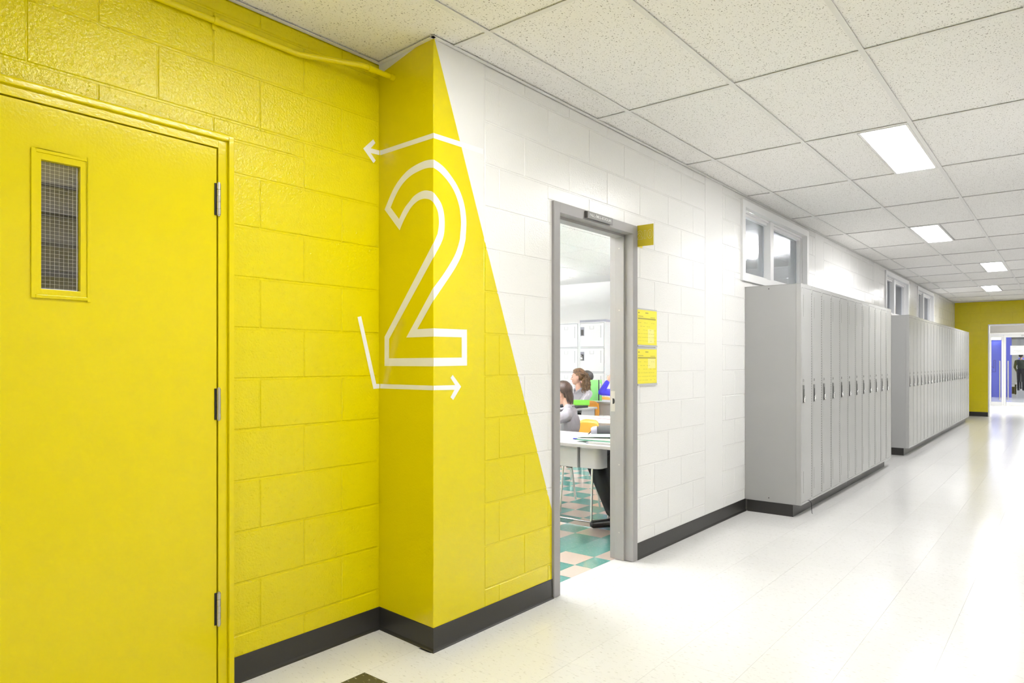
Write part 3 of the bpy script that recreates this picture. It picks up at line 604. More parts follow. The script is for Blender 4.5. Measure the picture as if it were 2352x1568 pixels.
# stair room behind the glass: louvred grille
cl = MB(); cl.box((XR-1.6, -.3, -.1), (XR-1.5, 2.0, 2.7)); cl.box((XR-1.5, -.3, -.1), (XR-.16, -.2, 2.7)); cl.box((XR-1.5, 1.9, -.1), (XR-.16, 2.0, 2.7)); cl.box((XR-1.5, -.2, 2.6), (XR-.16, 1.9, 2.7)); cl.box((XR-1.5, -.2, -.1), (XR-.16, 1.9, 0))
struct(cl.build('wall_closet', M_DARKROOM), 'dim room behind the yellow door seen through its glass', 'wall')
lv = empty('louver', (XR-.55, 0.2, 0), 0, 'grey horizontal louvre seen through the wired door glass', 'louver')
for i in range(10):
    z = 1.30 + .115*i; m = MB(); m.prism([(0, z), (.012, z), (.085, z+.085), (.073, z+.085)], 'y', -.35, 1.6); m.build('slat', M_SLAT, lv)
cg = empty('closet_fill_light', (XR-.25, 0.7, 2.45), 0, 'added fill lamp inside the room behind the yellow door', 'lamp')  # added lamp, brightens the louvre slats behind the wired glass
MB().box((-.06, -.3, 0), (.06, .3, .03)).build('lens', mat('closet_fill_lens', (.9, .9, .9), .4, emit=((1, .98, .97), 45.0)), cg); MB().box((-.07, -.31, .03), (.07, .31, .08)).build('housing', M_WHITE, cg)

# painted conduit under the ceiling
pz = 2.609; px_ = XR+.016
path = [(px_, 0.0, pz), (px_, 1.72, pz-.003)]
A, B = Vector((px_, 1.72, pz-.003)), Vector((XR+.105, 1.985, pz+.015)); B2 = Vector((XR+.112, YP+SK*(XR+.112)+.004, pz+.015))
for k in range(1, 8):
    s = k/8; s = s*s*(3-2*s); path.append(tuple(A.lerp(B, s)))
path += [tuple(B), tuple(B2)]
pp = empty('conduit', (px_, 0, pz), 0, 'yellow painted conduit running along the wall below the ceiling', 'pipe')
m = MB(); m.tube(path, .0125, 12); m.v = [(v[0]-px_, v[1], v[2]-pz) for v in m.v]; m.build('tube', M_YMETAL, pp)
m = MB(); m.tube([B.lerp(B2, .18), B.lerp(B2, .36)], .0155, 12); m.v = [(v[0]-px_, v[1], v[2]-pz) for v in m.v]; m.build('coupling', M_YMETAL, pp)
m = MB(); m.tube([B.lerp(B2, .85), B.lerp(B2, 1.0)], .0155, 12); m.v = [(v[0]-px_, v[1], v[2]-pz) for v in m.v]; m.build('coupling', M_YMETAL, pp)
for y in (1.345, .35):
    m = MB(); m.tube([(0, y-.008, 0), (0, y+.008, 0)], .0165, 12); m.box((-.014, y-.008, -.034), (-.008, y+.008, -.012)); m.build('clamp', M_YMETAL, pp)

# ------------------------------------------------------------------ grey door frame to the classroom
t = empty('classroom_door_frame', (0, 3.509, 0), 0, 'grey painted steel door frame around the open classroom doorway', 'door frame')
OY0, OY1, OZ = DOOR[0], DOOR[1], DOOR[3]; IY0, IY1, IZ = 3.103, 3.915, 2.107; FXF = .014; DX = -.158
def fpart(name, mb, m, par=None, bev=0.0):
    mb.v = [(v[0], v[1]-3.509, v[2]) for v in mb.v]; o = mb.build(name, m, par or t)
    if bev: bevel(o, bev, 2)
    return o
def jamb(sign, yo, yi):
    m = MB(); s = sign
    ys_ = lambda o: yi - s*o
    prof = [(FXF, yo), (FXF, yi), (-.046, yi), (-.046, yi-s*.016), (-.112, yi-s*.016), (-.112, yi), (DX, yi), (DX, yo), (-.146, yo), (-.146, yo-s*.0) , (0.0005, yo)]
    pr = [(FXF, yo), (FXF, yi), (-.046, yi), (-.046, yi-s*.016), (-.112, yi-s*.016), (-.112, yi), (DX, yi), (DX, yo)]
    if s < 0: pr = pr[::-1]
    m.prism([(a, b) for a, b in pr], 'z', 0.002, OZ); return m
def fix(o):
    bm = bmesh.new(); bm.from_mesh(o.data); bmesh.ops.recalc_face_normals(bm, faces=bm.faces); bm.to_mesh(o.data); bm.free(); return o
j1 = fix(fpart('jamb', jamb(-1, OY0, IY0), M_FRAME)); j2 = fix(fpart('jamb', jamb(1, OY1, IY1), M_FRAME))
m = MB(); m.prism([(FXF, OZ), (FXF, IZ), (-.046, IZ), (-.046, IZ-.016), (-.112, IZ-.016), (-.112, IZ), (DX, IZ), (DX, OZ)], 'y', IY0-.0005, IY1+.0005); 
m.v = [(v[0], v[1], v[2]) for v in m.v]; fix(fpart('head', m, M_FRAME))
for o in (j1, j2): bevel(o, .0012, 1)
sp = MB(); sp.box((-.152, IY1-.0012, .962), (-.114, IY1+.001, 1.095)); so = fpart('strike_plate', sp, M_STEEL, j2)
sp = MB(); sp.prism([(-.138, 1.010), (-.126, 1.013), (-.122, 1.022), (-.122, 1.036), (-.126, 1.045), (-.138, 1.048)], 'y', IY1-.0018, IY1-.001); fix(fpart('strike_hole', sp, M_DARK, so))
sp = MB()
for z in (2.02, 1.62, .18, .62):
    sp = MB(); sp.tube([(-.08, IY1-.0175, z), (-.08, IY1-.0155, z)], .005, 8); fpart('screw', sp, M_STEEL, j2)
# nameplate
t = empty('door_nameplate', (.0142, 3.495, 2.137), 0, 'small grey nameplate with white capital letters above the doorway', 'sign')
bevel(MB().box((0, -.150, -.021), (.010, .126, .019)).build('backing', M_GSIGN2, t), .001, 1)
bevel(MB().box((.0105, -.139, -.0205), (.017, .139, .0205)).build('plate', M_GSIGN, t), .001, 1)
o = obj('lettering', text_mesh('lettering', 'PAUL-\u00c9MILE-BORDUAS', .0240, M_WTEXT, offset=.0003), t, (.0176, .0, .0)); o.rotation_euler = (R(90), 0, R(90))
# projecting room number
t = empty('room_number_sign', (0.0, 3.99, 2.035), 0, 'yellow projecting sign with the outlined number 210 beside the doorway', 'sign')
bevel(MB().box((.001, 0, .0), (.117, .005, .137)).build('flag_plate', M_YSIGN, t), .001, 1)
MB().box((.0005, .005, .0), (.003, .068, .137)).build('mounting_flange', mat('bright_yellow_plastic', (.85, .70, .02), .4), t)
o = obj('lettering', text_mesh('lettering', '210', .070, mat('pale_outline', (.85, .80, .6), .5), outline=.0008, offset=.0032), t, (.058, -.0006, .070)); o.rotation_euler = (R(90), 0, 0)
# two yellow schedules in acrylic holders
for nm, z0, z1, lab in [('upper', 1.398, 1.628, 'yellow printed timetable sheet in a clear holder, the upper one'), ('lower', 1.143, 1.370, 'yellow printed timetable sheet in a clear holder, the lower one')]:
    t = empty('timetable_sheet', (.001, 3.985, z0), 0, lab, 'notice', 'yellow timetable sheets beside the doorway'); W, H = .273, z1-z0
    MB().box((0, 0, -.012), (.003, W, H+.010)).build('holder_back', M_ACRYL, t)
    MB().box((.003, .002, -.012), (.009, W-.004, -.002)).build('holder_rail', M_ACRYL, t)
    MB().box((.003, .002, 0), (.0036, W-.003, H)).build('paper', M_YPAPER, t)
    if nm == 'upper': MB().box((.0036, .145, .012), (.0039, .232, .105)).build('label', M_YPAPER2, t)
    else: MB().box((.0036, .145, .10), (.0039, .250, .165)).build('label', M_YPAPER2, t)
    m = MB(); m.box((.0037, .01, H-.062), (.004, W-.018, H-.053)); m.box((.0037, .012, H-.045), (.004, .08, H-.041)); m.box((.0037, .18, H-.048), (.004, .245, H-.045)); m.box((.0037, .012, H-.024), (.004, .03, H-.016)); m.box((.0037, .11, H-.022), (.004, .15, H-.015))
    rr = random.Random(3)
    for q in range(6):
        z = H-.085-q*.024; y = .012
        while y < W-.03:
            w = rr.uniform(.008, .028)
            if rr.random() < .72: m.box((.0037, y, z), (.004, min(y+w, W-.015), z+.0016))
            y += w+rr.uniform(.004, .012)
    tag(m.build('print', M_PRINT, t), kind='stuff')
# ------------------------------------------------------------------ clerestory windows
for wi, (a, b, c, d) in enumerate(WINS):
    lab = ['white framed two-pane high window above the first locker bank', 'white framed two-pane high window above the start of the second locker bank', 'farthest white framed high window near the yellow end wall'][wi]
    t = obj('window_%d' % (wi+1), None, None, (0, a, c)); struct(t, lab, 'window'); W, H = b-a, d-c
    m = MB(); cw = .062
    for (y0, y1, z0, z1) in [(0, cw, 0, H), (W-cw, W, 0, H), (cw, W-cw, H-cw, H), (cw, W-cw, 0, cw)]: m.box((-.03, y0, z0), (.020, y1, z1))
    bevel(m.build('casing', M_TRIM, t), .002, 1)
    m = MB()
    for (y0, y1, z0, z1) in [(cw, cw+.02, cw, H-cw), (W-cw-.02, W-cw, cw, H-cw), (cw+.02, W-cw-.02, H-cw-.02, H-cw), (cw+.02, W-cw-.02, cw, cw+.012)]: m.box((-.147, y0, z0), (-.03, y1, z1))
    m.build('window_frame', M_TRIM, t)
    m = MB()
    for (y0, y1, z0, z1) in [(cw+.02, cw+.045, cw+.012, H-cw-.02), (W-cw-.045, W-cw-.02, cw+.012, H-cw-.02), (cw+.045, W-cw-.045, H-cw-.045, H-cw-.02), (cw+.045, W-cw-.045, cw+.012, cw+.03)]: m.box((-.11, y0, z0), (-.045, y1, z1))
    m.build('sash_stop', M_TRIM, t)
    mid = W*.44
    bevel(MB().box((-.13, mid-.045, cw+.005), (-.012, mid+.045, H-cw-.005)).build('mullion', M_TRIM, t), .004, 1)
    for (y0, y1) in [(cw+.045, mid-.045), (mid+.045, W-cw-.045)]:
        MB().box((-.082, y0+.0005, cw+.0305), (-.078, y1-.0005, H-cw-.0455)).build('pane', M_GLASS, t)
        m = MB()
        for (p0, p1, z0, z1) in [(y0, y0+.012, cw+.03, H-cw-.045), (y1-.012, y1, cw+.03, H-cw-.045)]: m.box((-.1, p0, z0), (-.0825, p1, z1))
        m.build('pane_bead', M_TRIM, t)
# vertical blinds in the room behind the two far windows
for wi, (a, b, c, d) in enumerate(WINS[1:]):
    t = empty('vertical_blind', (-.26, a, 0), 0, ['grey-blue vertical blind behind the middle high window', 'grey-blue vertical blind behind the farthest high window'][wi], 'blind', 'blinds behind the high windows')
    n = 16
    for i in range(n):
        o = MB().box((-.0008, -.055, 1.55), (.0008, .055, 2.68)).build('slat', M_BLIND, t, (0, .03+(b-a)*i/(n-1)*1.0, 0), R(38 if i % 3 else 70))
    MB().box((-.02, -.05, 2.68), (.02, b-a+.1, 2.71)).build('head_rail', M_TRIM, t)

# ------------------------------------------------------------------ lockers
LW, LD, LZ0, LZ1 = 0.3048, 0.4665, 0.102, 1.931
def make_locker(w):
    t = empty('locker', (0, 0, 0)); H = LZ1-LZ0
    m = MB(); m.box((.012, .0015, LZ0), (LD-.038, w-.0015, LZ1)); m.build('carcass', M_LOCKSIDE, t)
    m = MB(); f0, f1 = LD-.0375, LD
    for (y0, y1, z0, z1) in [(.0008, .020, LZ0, LZ1), (w-.016, w-.0008, LZ0, LZ1), (.020, w-.016, LZ1-.029, LZ1), (.020, w-.016, LZ0, LZ0+.018)]: m.box((f0, y0, z0), (f1, y1, z1))
    bevel(m.build('face_frame', M_LOCK, t), .0012, 1)
    MB().box((f0, .020, LZ0+.018), (f0+.006, w-.016, LZ1-.029)).build('gap_shade', M_DARK, t)  # near-black sheet, puts shade into the gaps round the door
    dz0, dz1 = LZ0+.0205, LZ1-.0315
    dr = bevel(MB().box((f0+.012, .0225, dz0), (f1+.0015, w-.0185, dz1)).build('door', M_LOCK, t), .0022, 2)
    y = .060; xf = f1+.0016
    m = MB()
    for z0 in (1.665, .198):
        for k in range(15): z = z0+k*.0122; m.box((xf-.001, y-.0035, z), (xf+.0003, y+.0035, z+.0062))
    tag(m.build('vent_slots', M_DARK, dr), kind='stuff')  # solid dark boxes stand in for the shade inside vent holes
    m = MB()
    for (y0, y1, z0, z1) in [(y-.011, y-.0085, 1.122, 1.144), (y+.0085, y+.011, 1.122, 1.144), (y-.0085, y+.0085, 1.1415, 1.144), (y-.0085, y+.0085, 1.122, 1.1245)]: m.box((xf-.001, y0, z0), (xf+.0012, y1, z1))
    m.build('number_plate', M_LATCH2, dr)
    m = MB()
    for (y0, y1, z0, z1) in [(y-.018, y-.0145, .944, 1.093), (y+.0145, y+.018, .944, 1.093), (y-.0145, y+.0145, 1.06, 1.093), (y-.0145, y+.0145, .944, .949)]: m.box((xf-.001, y0, z0), (xf+.003, y1, z1))
    m.build('latch_plate', M_LATCH2, dr)
    MB().box((xf-.001, y-.0145, .949), (xf+.0006, y+.0145, 1.06)).build('latch_recess', M_LATCH, dr)
    m = MB(); z = dz0+.012
    while z < dz1-.03: m.box((f1-.001, w-.0180, z), (f1+.0022, w-.0120, z+.0135)); z += .0213
    tag(m.build('hinge', M_LATCH, t), kind='stuff')  # dark dashes stand in for shaded gaps between hinge knuckles
    return t
def make_padlock():
    t = empty('padlock', (0, 0, 0))
    m = MB(); m.tube([(0, -.009, 0), (0, .009, 0)], .017, 14); m.v = [(v[0]+.008, v[1], v[2]*1.05-.0) for v in m.v]
    m2 = MB(); m2.ell((.009, 0, 0), (.009, .016, .018), 12, 8); m2.build('lock_body', M_CHROME, t)
    m = MB(); m.tube([(.008, -.0095, .006)] + [(.008+.004*math.sin(a), -.0095*math.cos(a), .020+.012*math.sin(a)) for a in [math.pi*k/8 for k in range(9)]] + [(.008, .0095, .006)], .0028, 8); m.build('shackle', M_CHROME, t)
    return t
proto = make_locker(LW); pad = make_padlock(); first = True
end1 = None
for bank, (y0, n, w, where) in enumerate([(5.90, 12, LW, 'front bank'), (10.755, 23, LW*1.017, 'rear bank')]):
    if bank == 1: proto = make_locker(w)
    for i in range(n):
        o = proto if i == 0 else copy_tree(proto)
        o.location = (0, y0+i*w, 0)
        if i == 0: lab = 'grey steel locker with its side panel showing, nearest of the %s' % where
        elif i == n-1: lab = 'last grey steel locker at the far end of the %s' % where
        else: lab = '%s tall grey steel locker from the near end of the %s' % (ordinal(i), where)
        tag(o, lab, 'locker', 'lockers of the '+where)
        for ch in o.children:
            if ch.name.startswith('door'): ch.rotation_euler = (0, 0, random.uniform(-.0045, .0045))
        pd = pad if first else copy_tree(pad)
        first = False
        pd.location = (LD+.0024, y0+i*w+.0585, .968); pd.rotation_euler = (R(random.uniform(-10, 10)), 0, 0)
        tag(pd, ('chrome padlock on the nearest locker of the %s' % where) if i == 0 else ('chrome padlock on the last locker of the %s' % where if i == n-1 else 'chrome padlock on the %s locker from the near end of the %s' % (ordinal(i), where)), 'padlock', 'padlocks of the '+where)
    ep = empty('plinth', (0, y0, 0), 0, 'black plinth under the %s of grey lockers' % where, 'plinth', 'locker plinths')
    x1 = .401; L1 = n*w-.06
    for s in range(2 if bank == 0 else 4):
        k = 2 if bank == 0 else 4
        MB().box((.02, L1*s/k, .0), (x1, L1*(s+1)/k-.002, .1)).build('plinth_section', M_BASE, ep)
    kids = [c for c in COL.objects if c.get('group') == 'lockers of the '+where and 'nearest' in c['label']]
    fl_ = kids[0]
    m = MB(); m.box((.002, -.0035, LZ0), (LD-.0385, .0008, LZ1)); m.build('end_panel', M_LOCKSIDE, fl_)
    m = MB(); m.box((LD-.0375, -.0042, LZ0), (LD, .0006, LZ1)); m.build('end_stile', M_LOCK, fl_)
    m = MB()
    for z in (1.905, .135): m = MB(); m.tube([(.205, -.0045, z), (.205, -.003, z)], .0045, 10); m.build('panel_hole', M_DARK, fl_)
    m = MB(); m.box((.0, y0-.004, LZ1+.0012), (LD+.001, y0+n*w+.001, LZ1+.0042)); tag(m.build('cover_sheet', M_LOCK), 'thin grey metal sheet covering the tops of the %s' % where, 'cover', 'locker cover sheets')
# stray black cord hanging out of the nearest locker
m = MB(); m.tube([(LD+.001, 6.085, .118), (LD+.010, 6.10, .116), (LD+.018, 6.118, .095), (LD+.020, 6.124, .05), (LD+.024, 6.122, .006), (LD+.03, 6.117, .0035)], .0022, 6)
tag(m.build('cord', M_BLACKF), 'thin black cord hanging out below the nearest locker', 'cord')

# ------------------------------------------------------------------ far opening, glass doors, hall beyond
GYD = 25.2
m = MB(); t_ = .03
for (a, b) in [((OP[0]-.010, YE-.004, 0), (OP[0]+.014, YE+.21, OP[3]+.012)), ((OP[1]-.01, YE-.006, 0), (OP[1]+.022, YE+.21, OP[3]+.02)), ((OP[0]+.0141, YE-.004, OP[3]-.014), (OP[1]-.0101, YE+.21, OP[3]+.012))]: m.box(a, b)
struct(m.build('trim_5', M_TRIM), 'white trim around the opening in the far yellow wall', 'trim')
m = MB(); m.box((.0, YE+.2, 0), (.20, GYD+.1, 2.5)); struct(m.build('wall_vestibule_left', M_WPAINT), 'white side wall of the passage before the glass doors', 'wall')
m = MB(); m.box((2.9, YE+.2, 0), (3.05, GYD+.1, 2.5)); struct(m.build('wall_vestibule_right', M_WPAINT), 'white side wall right of the glass doors', 'wall')
m = MB(); m.box((.0, YE+.2, 2.42), (3.05, GYD+.1, 2.5)); struct(m.build('ceiling_vestibule', M_TILE), 'plain white ceiling of the passage before the glass doors', 'ceiling')
m = MB(); m.box((-4, YE+.2, -.1), (8, 44, 0)); struct(m.build('floor_hall', M_VCT), 'bright polished floor beyond the yellow end wall', 'floor')
m = MB(); m.box((.20, GYD-.03, 2.165), (2.9, GYD+.1, 2.42)); struct(m.build('wall_header', mat('pale_grey_paint', (.52, .50, .47), .5)), 'pale grey header panel above the glass doors', 'wall')
dl = empty('vestibule_fill_light', (1.5, 22.2, 2.42), 0, 'added lit ceiling panel, hidden above the passage before the glass doors', 'ceiling light')  # added to light the passage, out of sight behind the header
MB().box((-.6, -.6, -.01), (.6, .6, -.002)).build('lens', M_HLENS, dl); 
m = MB()
for (p0, p1, q0, q1) in [(-.63, .63, -.63, -.6), (-.63, .63, .6, .63), (-.63, -.6, -.6, .6), (.6, .63, -.6, .6)]: m.box((p0, q0, -.012), (p1, q1, 0))
m.build('frame', M_TRIM, dl)
t = empty('glass_door_frame', (.2, GYD, 0), 0, 'white metal frame holding the far glass double doors', 'door frame')
m = MB(); m.box((0, -.05, 2.10), (2.7, .05, 2.165)); m.build('head', M_TRIM, t); m = MB(); m.box((0, -.05, 0), (.065, .05, 2.10)); m.build('jamb', M_TRIM, t); m = MB(); m.box((1.6, -.05, 0), (1.67, .05, 2.10)); m.build('jamb', M_TRIM, t); m = MB(); m.box((.065, -.05, 0), (1.6, .05, .012)); m.build('sill', M_TRIM, t)
def glass_door(x0, x1, hx, label):
    t = empty('glass_door', (x0, GYD, 0), 0, label, 'door', 'far glass double doors'); W = x1-x0; z1 = 2.095
    m = MB(); s = .052
    for (a, b, c, d) in [(0, s, .014, z1), (W-s, W, .014, z1), (s, W-s, z1-.07, z1), (s, W-s, .014, .10)]: m.box((a, -.022, c), (b, .022, d))
    bevel(m.build('frame', M_TRIM, t), .002, 1)
    MB().box((s+.0005, -.003, .1005), (W-s-.0005, .003, z1-.0705)).build('pane', M_GLASS, t)
    h = MB(); h.tube([(hx-x0, -.07, .15), (hx-x0, -.07, 1.33)], .017, 12)
    for z in (.3, 1.15): h.tube([(hx-x0, -.07, z), (hx-x0, -.02, z)], .008, 8)
    h.build('pull_handle', M_STEEL, t); return t
gl = glass_door(.268, .624, .534, 'narrow left leaf of the far glass double doors'); gr = glass_door(.627, 1.797, .735, 'wide right leaf of the far glass double doors')
MB().box((.42, -.07, 2.045), (.85, -.023, 2.09)).build('door_closer', M_ACRYL, gr); 
m = MB(); m.box((.62, -.10, 2.115), (.66, -.05, 2.13)); m.build('closer_arm', M_LATCH2, gr)
t = empty('glass_notice', (.785, GYD-.0235, 1.505), 0, 'white printed notice taped to the far glass door', 'notice')
MB().box((0, 0, 0), (.43, .001, .27)).build('paper', M_PAPER, t)
m = MB(); rr = random.Random(5)
for (x0, x1, z) in [(.05, .15, .225), (.09, .30, .125), (.14, .26, .10), (.05, .34, .068)]:
    x = x0
    while x < x1: w = rr.uniform(.006, .022); m.box((x, -.0012, z), (min(x+w, x1), -.0004, z+.010)); x += w+.006
tag(m.build('print', M_ACRYL, t), kind='stuff')
# blue wall and door beyond
t = obj('wall_blue', None, None, (.0, 31.0, 0)); struct(t, 'blue painted wall with a dark outlined arrow behind the glass doors', 'wall')
bx1 = .495
MB().box((-3, 0, .0), (bx1, .15, 2.9)).build('wall_panel', M_BLUEW, t)
def outline(pts, w, yy):
    m = MB()
    for (a, b) in zip(pts, pts[1:]+pts[:1]):
        a, b = Vector((a[0], 0, a[1])), Vector((b[0], 0, b[1])); dd = (b-a).normalized(); nn = Vector((-dd.z, 0, dd.x))*w
        q = [a-dd*w-nn, b+dd*w-nn, b+dd*w+nn, a-dd*w+nn]; m.idx([v+Vector((0, yy, 0)) for v in q]+[v+Vector((0, yy-.002, 0)) for v in q], [(0,1,2,3),(7,6,5,4),(0,4,5,1),(1,5,6,2),(2,6,7,3),(3,7,4,0)])
    return m
outline([(.02, .93), (.02, 1.36), (-.035, 1.36), (-.035, 1.065), (-.30, 1.33), (-.34, 1.29), (-.085, .985), (-.25, .985), (-.25, .93)], .007, -.001).build('painted_arrow', M_BLUED, t)
t = empty('hall_wall_lamp', (.02, 30.92, 2.17), 0, 'white lit strip lamp on the blue wall', 'lamp')
MB().box((-.20, -.04, -.05), (.16, .0, .05)).build('lens', M_HLENS, t); MB().box((-.21, 0, -.06), (.17, .075, .06)).build('back_plate', M_WHITE, t)
# hall shell
m = MB(); m.box((-4, 44, 0), (8, 44.15, 3.1)); struct(m.build('wall_hall_far', M_WPAINT), 'bright wall at the back of the hall beyond the glass doors', 'wall')
m = MB(); m.box((-4.15, GYD+.1, 0), (-4, 44.15, 3.1)); struct(m.build('wall_hall_left', M_WPAINT), 'left side wall of the hall beyond the glass doors', 'wall')
m = MB(); m.box((8, GYD+.1, 0), (8.15, 44.15, 3.1)); struct(m.build('wall_hall_right', M_WPAINT), 'right side wall of the hall beyond the glass doors', 'wall')
m = MB(); m.box((-4.15, GYD+.1, 3.0), (8.15, 44.15, 3.1)); struct(m.build('ceiling_hall', M_WPAINT), 'white ceiling of the hall beyond the glass doors', 'ceiling')
m = MB(); m.box((-4.15, GYD, 2.165), (.2, GYD+.1, 3.1)); m.box((-4.15, GYD, 0), (.0, GYD+.1, 2.165)); m.box((3.05, GYD, 0), (8.15, GYD+.1, 3.1)); m.box((.0, GYD+.1001, 2.42), (3.05, GYD+.16, 3.1)); struct(m.build('wall_hall_near', M_WPAINT), 'hall side of the wall holding the glass doors', 'wall')
m = MB(); m.box((1.872, GYD-.04, 0), (2.9, GYD+.04, 2.1)); struct(m.build('wall_sidelight', M_WPAINT), 'white panel right of the glass doors', 'wall')
for i, (x, y) in enumerate([(1.2, 28.2), (3.0, 34), (1.0, 39), (5, 38)]):
    dl = empty('hall_fill_light', (x, y, 3.0), 0, ['added hall ceiling light nearest the glass doors', 'added hall ceiling light in the middle of the hall', 'added hall ceiling light at the back left', 'added hall ceiling light at the back right'][i], 'ceiling light', 'added hall lights beyond the glass doors')  # added to brighten the hall, out of sight above the header
    MB().box((-.6, -.6, -.012), (.6, .6, -.004)).build('lens', M_HLENS, dl); MB().box((-.63, -.63, -.004), (.63, .63, 0)).build('frame', M_TRIM, dl)
t = empty('hall_door_closer', (.52, 31.0, 2.12), 0, 'dark bar of a door closer beside the blue wall', 'door closer')
MB().box((-.02, -.12, 0), (.42, -.04, .085)).build('closer_body', M_LATCH2, t); MB().box((.40, -.10, -.5), (.425, -.08, 0)).build('closer_rod', M_LATCH, t)
def face_rot(fx, fy): return math.atan2(-fx, fy)
# ------------------------------------------------------------------ classroom shell
CX0, CX1, CY0, CY1, CZ = -7.2, -0.146, 2.60, 10.86, 2.74
m = MB(); m.box((CX0, CY0, -.12), (-0.118, CY1, -.004)); cfloor = struct(m.build('floor_classroom', mat('classroom_joint', (.10, .09, .085), .8)), 'teal and beige checkered tile floor inside the classroom', 'floor')
CT = 0.2286; rest = {0: MB(), 1: MB()}; cand = []
for i in range(-31, 1):
    for j in range(-5, 32):
        a, b, c, d = -.246+i*CT, min(-.246+(i+1)*CT, -.1185), max(3.632+j*CT, CY0), min(3.632+(j+1)*CT, CY1)
        a = max(a, CX0)
        if b-a < .02 or d-c < .02: continue
        ctr = ((a+b)/2, (c+d)/2, 0); q = px(ctr)
        # seen through the doorway?
        vis = 1250 < q[0] < 1440 and q[1] < 1568
        teal = (i+j) % 2 == 0 or (i, j) in ((-1, 2), (-2, 1))
        cand.append((q[2] if vis else 999, teal, a, b, c, d))
cand.sort(); _cc = {}
for n, (dep, teal, a, b, c, d) in enumerate(cand):
    g = .0005
    if n < 300 and dep < 900:
        k = (teal, round(b-a, 3), round(d-c, 3))
        if k not in _cc: _cc[k] = MB().box((0, 0, -.0039), (b-a-2*g, d-c-2*g, 0)).mesh('floor_tile', M_TEAL if teal else M_BEIGE)
        obj('floor_tile', _cc[k], cfloor, (a+g, c+g, 0))
    else: rest[int(teal)].box((a+g, c+g, -.0039), (b-g, d-g, 0))
tag(rest[1].build('teal_tile_field', M_TEAL, cfloor), kind='stuff'); tag(rest[0].build('beige_tile_field', M_BEIGE, cfloor), kind='stuff')
m = MB(); m.box((CX0-.15, CY1, 0), (CX1, CY1+.15, 3.0)); struct(m.build('wall_classroom_far', M_WPAINT), 'white far wall of the classroom above its lockers', 'wall')
m = MB(); m.box((CX0-.15, CY0, 0), (CX0, CY1, 3.0)); struct(m.build('wall_classroom_left', M_WPAINT), 'white side wall of the classroom opposite the doorway', 'wall')
m = MB(); m.box((CX0-.15, CY0-.15, 0), (XR-.17, CY0, 3.0)); struct(m.build('wall_classroom_near', M_WPAINT), 'white wall of the classroom beside the doorway', 'wall')
m = MB(); m.box((CX0-.15, CY0-.15, CZ+.02), (-.0, CY1+.15, CZ+.10)); cc = struct(m.build('ceiling_classroom', M_WPAINT), 'white tiled ceiling inside the classroom', 'ceiling')
_t = None
for i in range(12):
    for j in range(7):
        a, c = -.2-(i+1)*.61, CY0+.05+j*1.2192
        if a < CX0+.02: continue
        if _t is None: _t = MB().box((.006, .006, 0), (.604, 1.2132, .014)).mesh('ceiling_tile', M_TILE)
        if c+1.2192 < CY1: obj('ceiling_tile', _t, cc, (a, c, CZ))
for i, (x, y) in enumerate([(-1.3, 3.5), (-1.1, 8.6), (-3.3, 4.4), (-5.4, 5.2), (-5.4, 8.6)]):
    t = empty('fill_pendant', (x, y, CZ), 0, ['added classroom pendant light nearest the doorway', 'added classroom pendant light over the back rows by the corridor wall', 'added classroom pendant light in the middle of the room', 'added classroom pendant light by the opposite wall', 'added classroom pendant light in the far corner'][i], 'ceiling light', 'added classroom pendant lights')  # added pendants; their upper lenses whiten the classroom ceiling
    MB().box((-.13, -.59, -.46), (.13, .59, -.452)).build('lens', M_CLENS, t); MB().box((-.13, -.59, -.41), (.13, .59, -.402)).build('upper_lens', M_CUP, t)
    m = MB()
    for (p0, p1, q0, q1) in [(-.15, .15, -.61, -.59), (-.15, .15, .59, .61), (-.15, -.13, -.59, .59), (.13, .15, -.59, .59)]: m.box((p0, q0, -.465), (p1, q1, -.395))
    m.build('housing', M_TRIM, t)
    for q in (-.4, .4): m = MB(); m.tube([(0, q, -.40), (0, q, -.001)], .003, 6); m.build('hanger', M_CHROME, t)
# room behind the far windows
m = MB(); m.box((-3.2, CY1+.16, .9), (-3.05, YE, 3.0)); m.box((-3.05, YE, .9), (-.146, YE+.15, 3.0)); m.box((-3.05, CY1+.16, .8), (-.146, YE, .9)); m.box((-3.05, CY1+.16, 2.9), (-.146, YE, 3.0))
struct(m.build('wall_next_room', M_WPAINT), 'pale room behind the two far high windows', 'wall')
t = empty('next_room_light', (-1.8, 14.2, 2.9), 0, 'ceiling light of the room behind the far high windows', 'ceiling light')
MB().box((-.25, -.6, -.012), (.25, .6, -.004)).build('lens', mat('dim_room_lens', (.9, .9, .9), .4, emit=((.93, .95, 1), 7.0)), t); MB().box((-.27, -.62, -.004), (.27, .62, 0)).build('frame', M_TRIM, t)

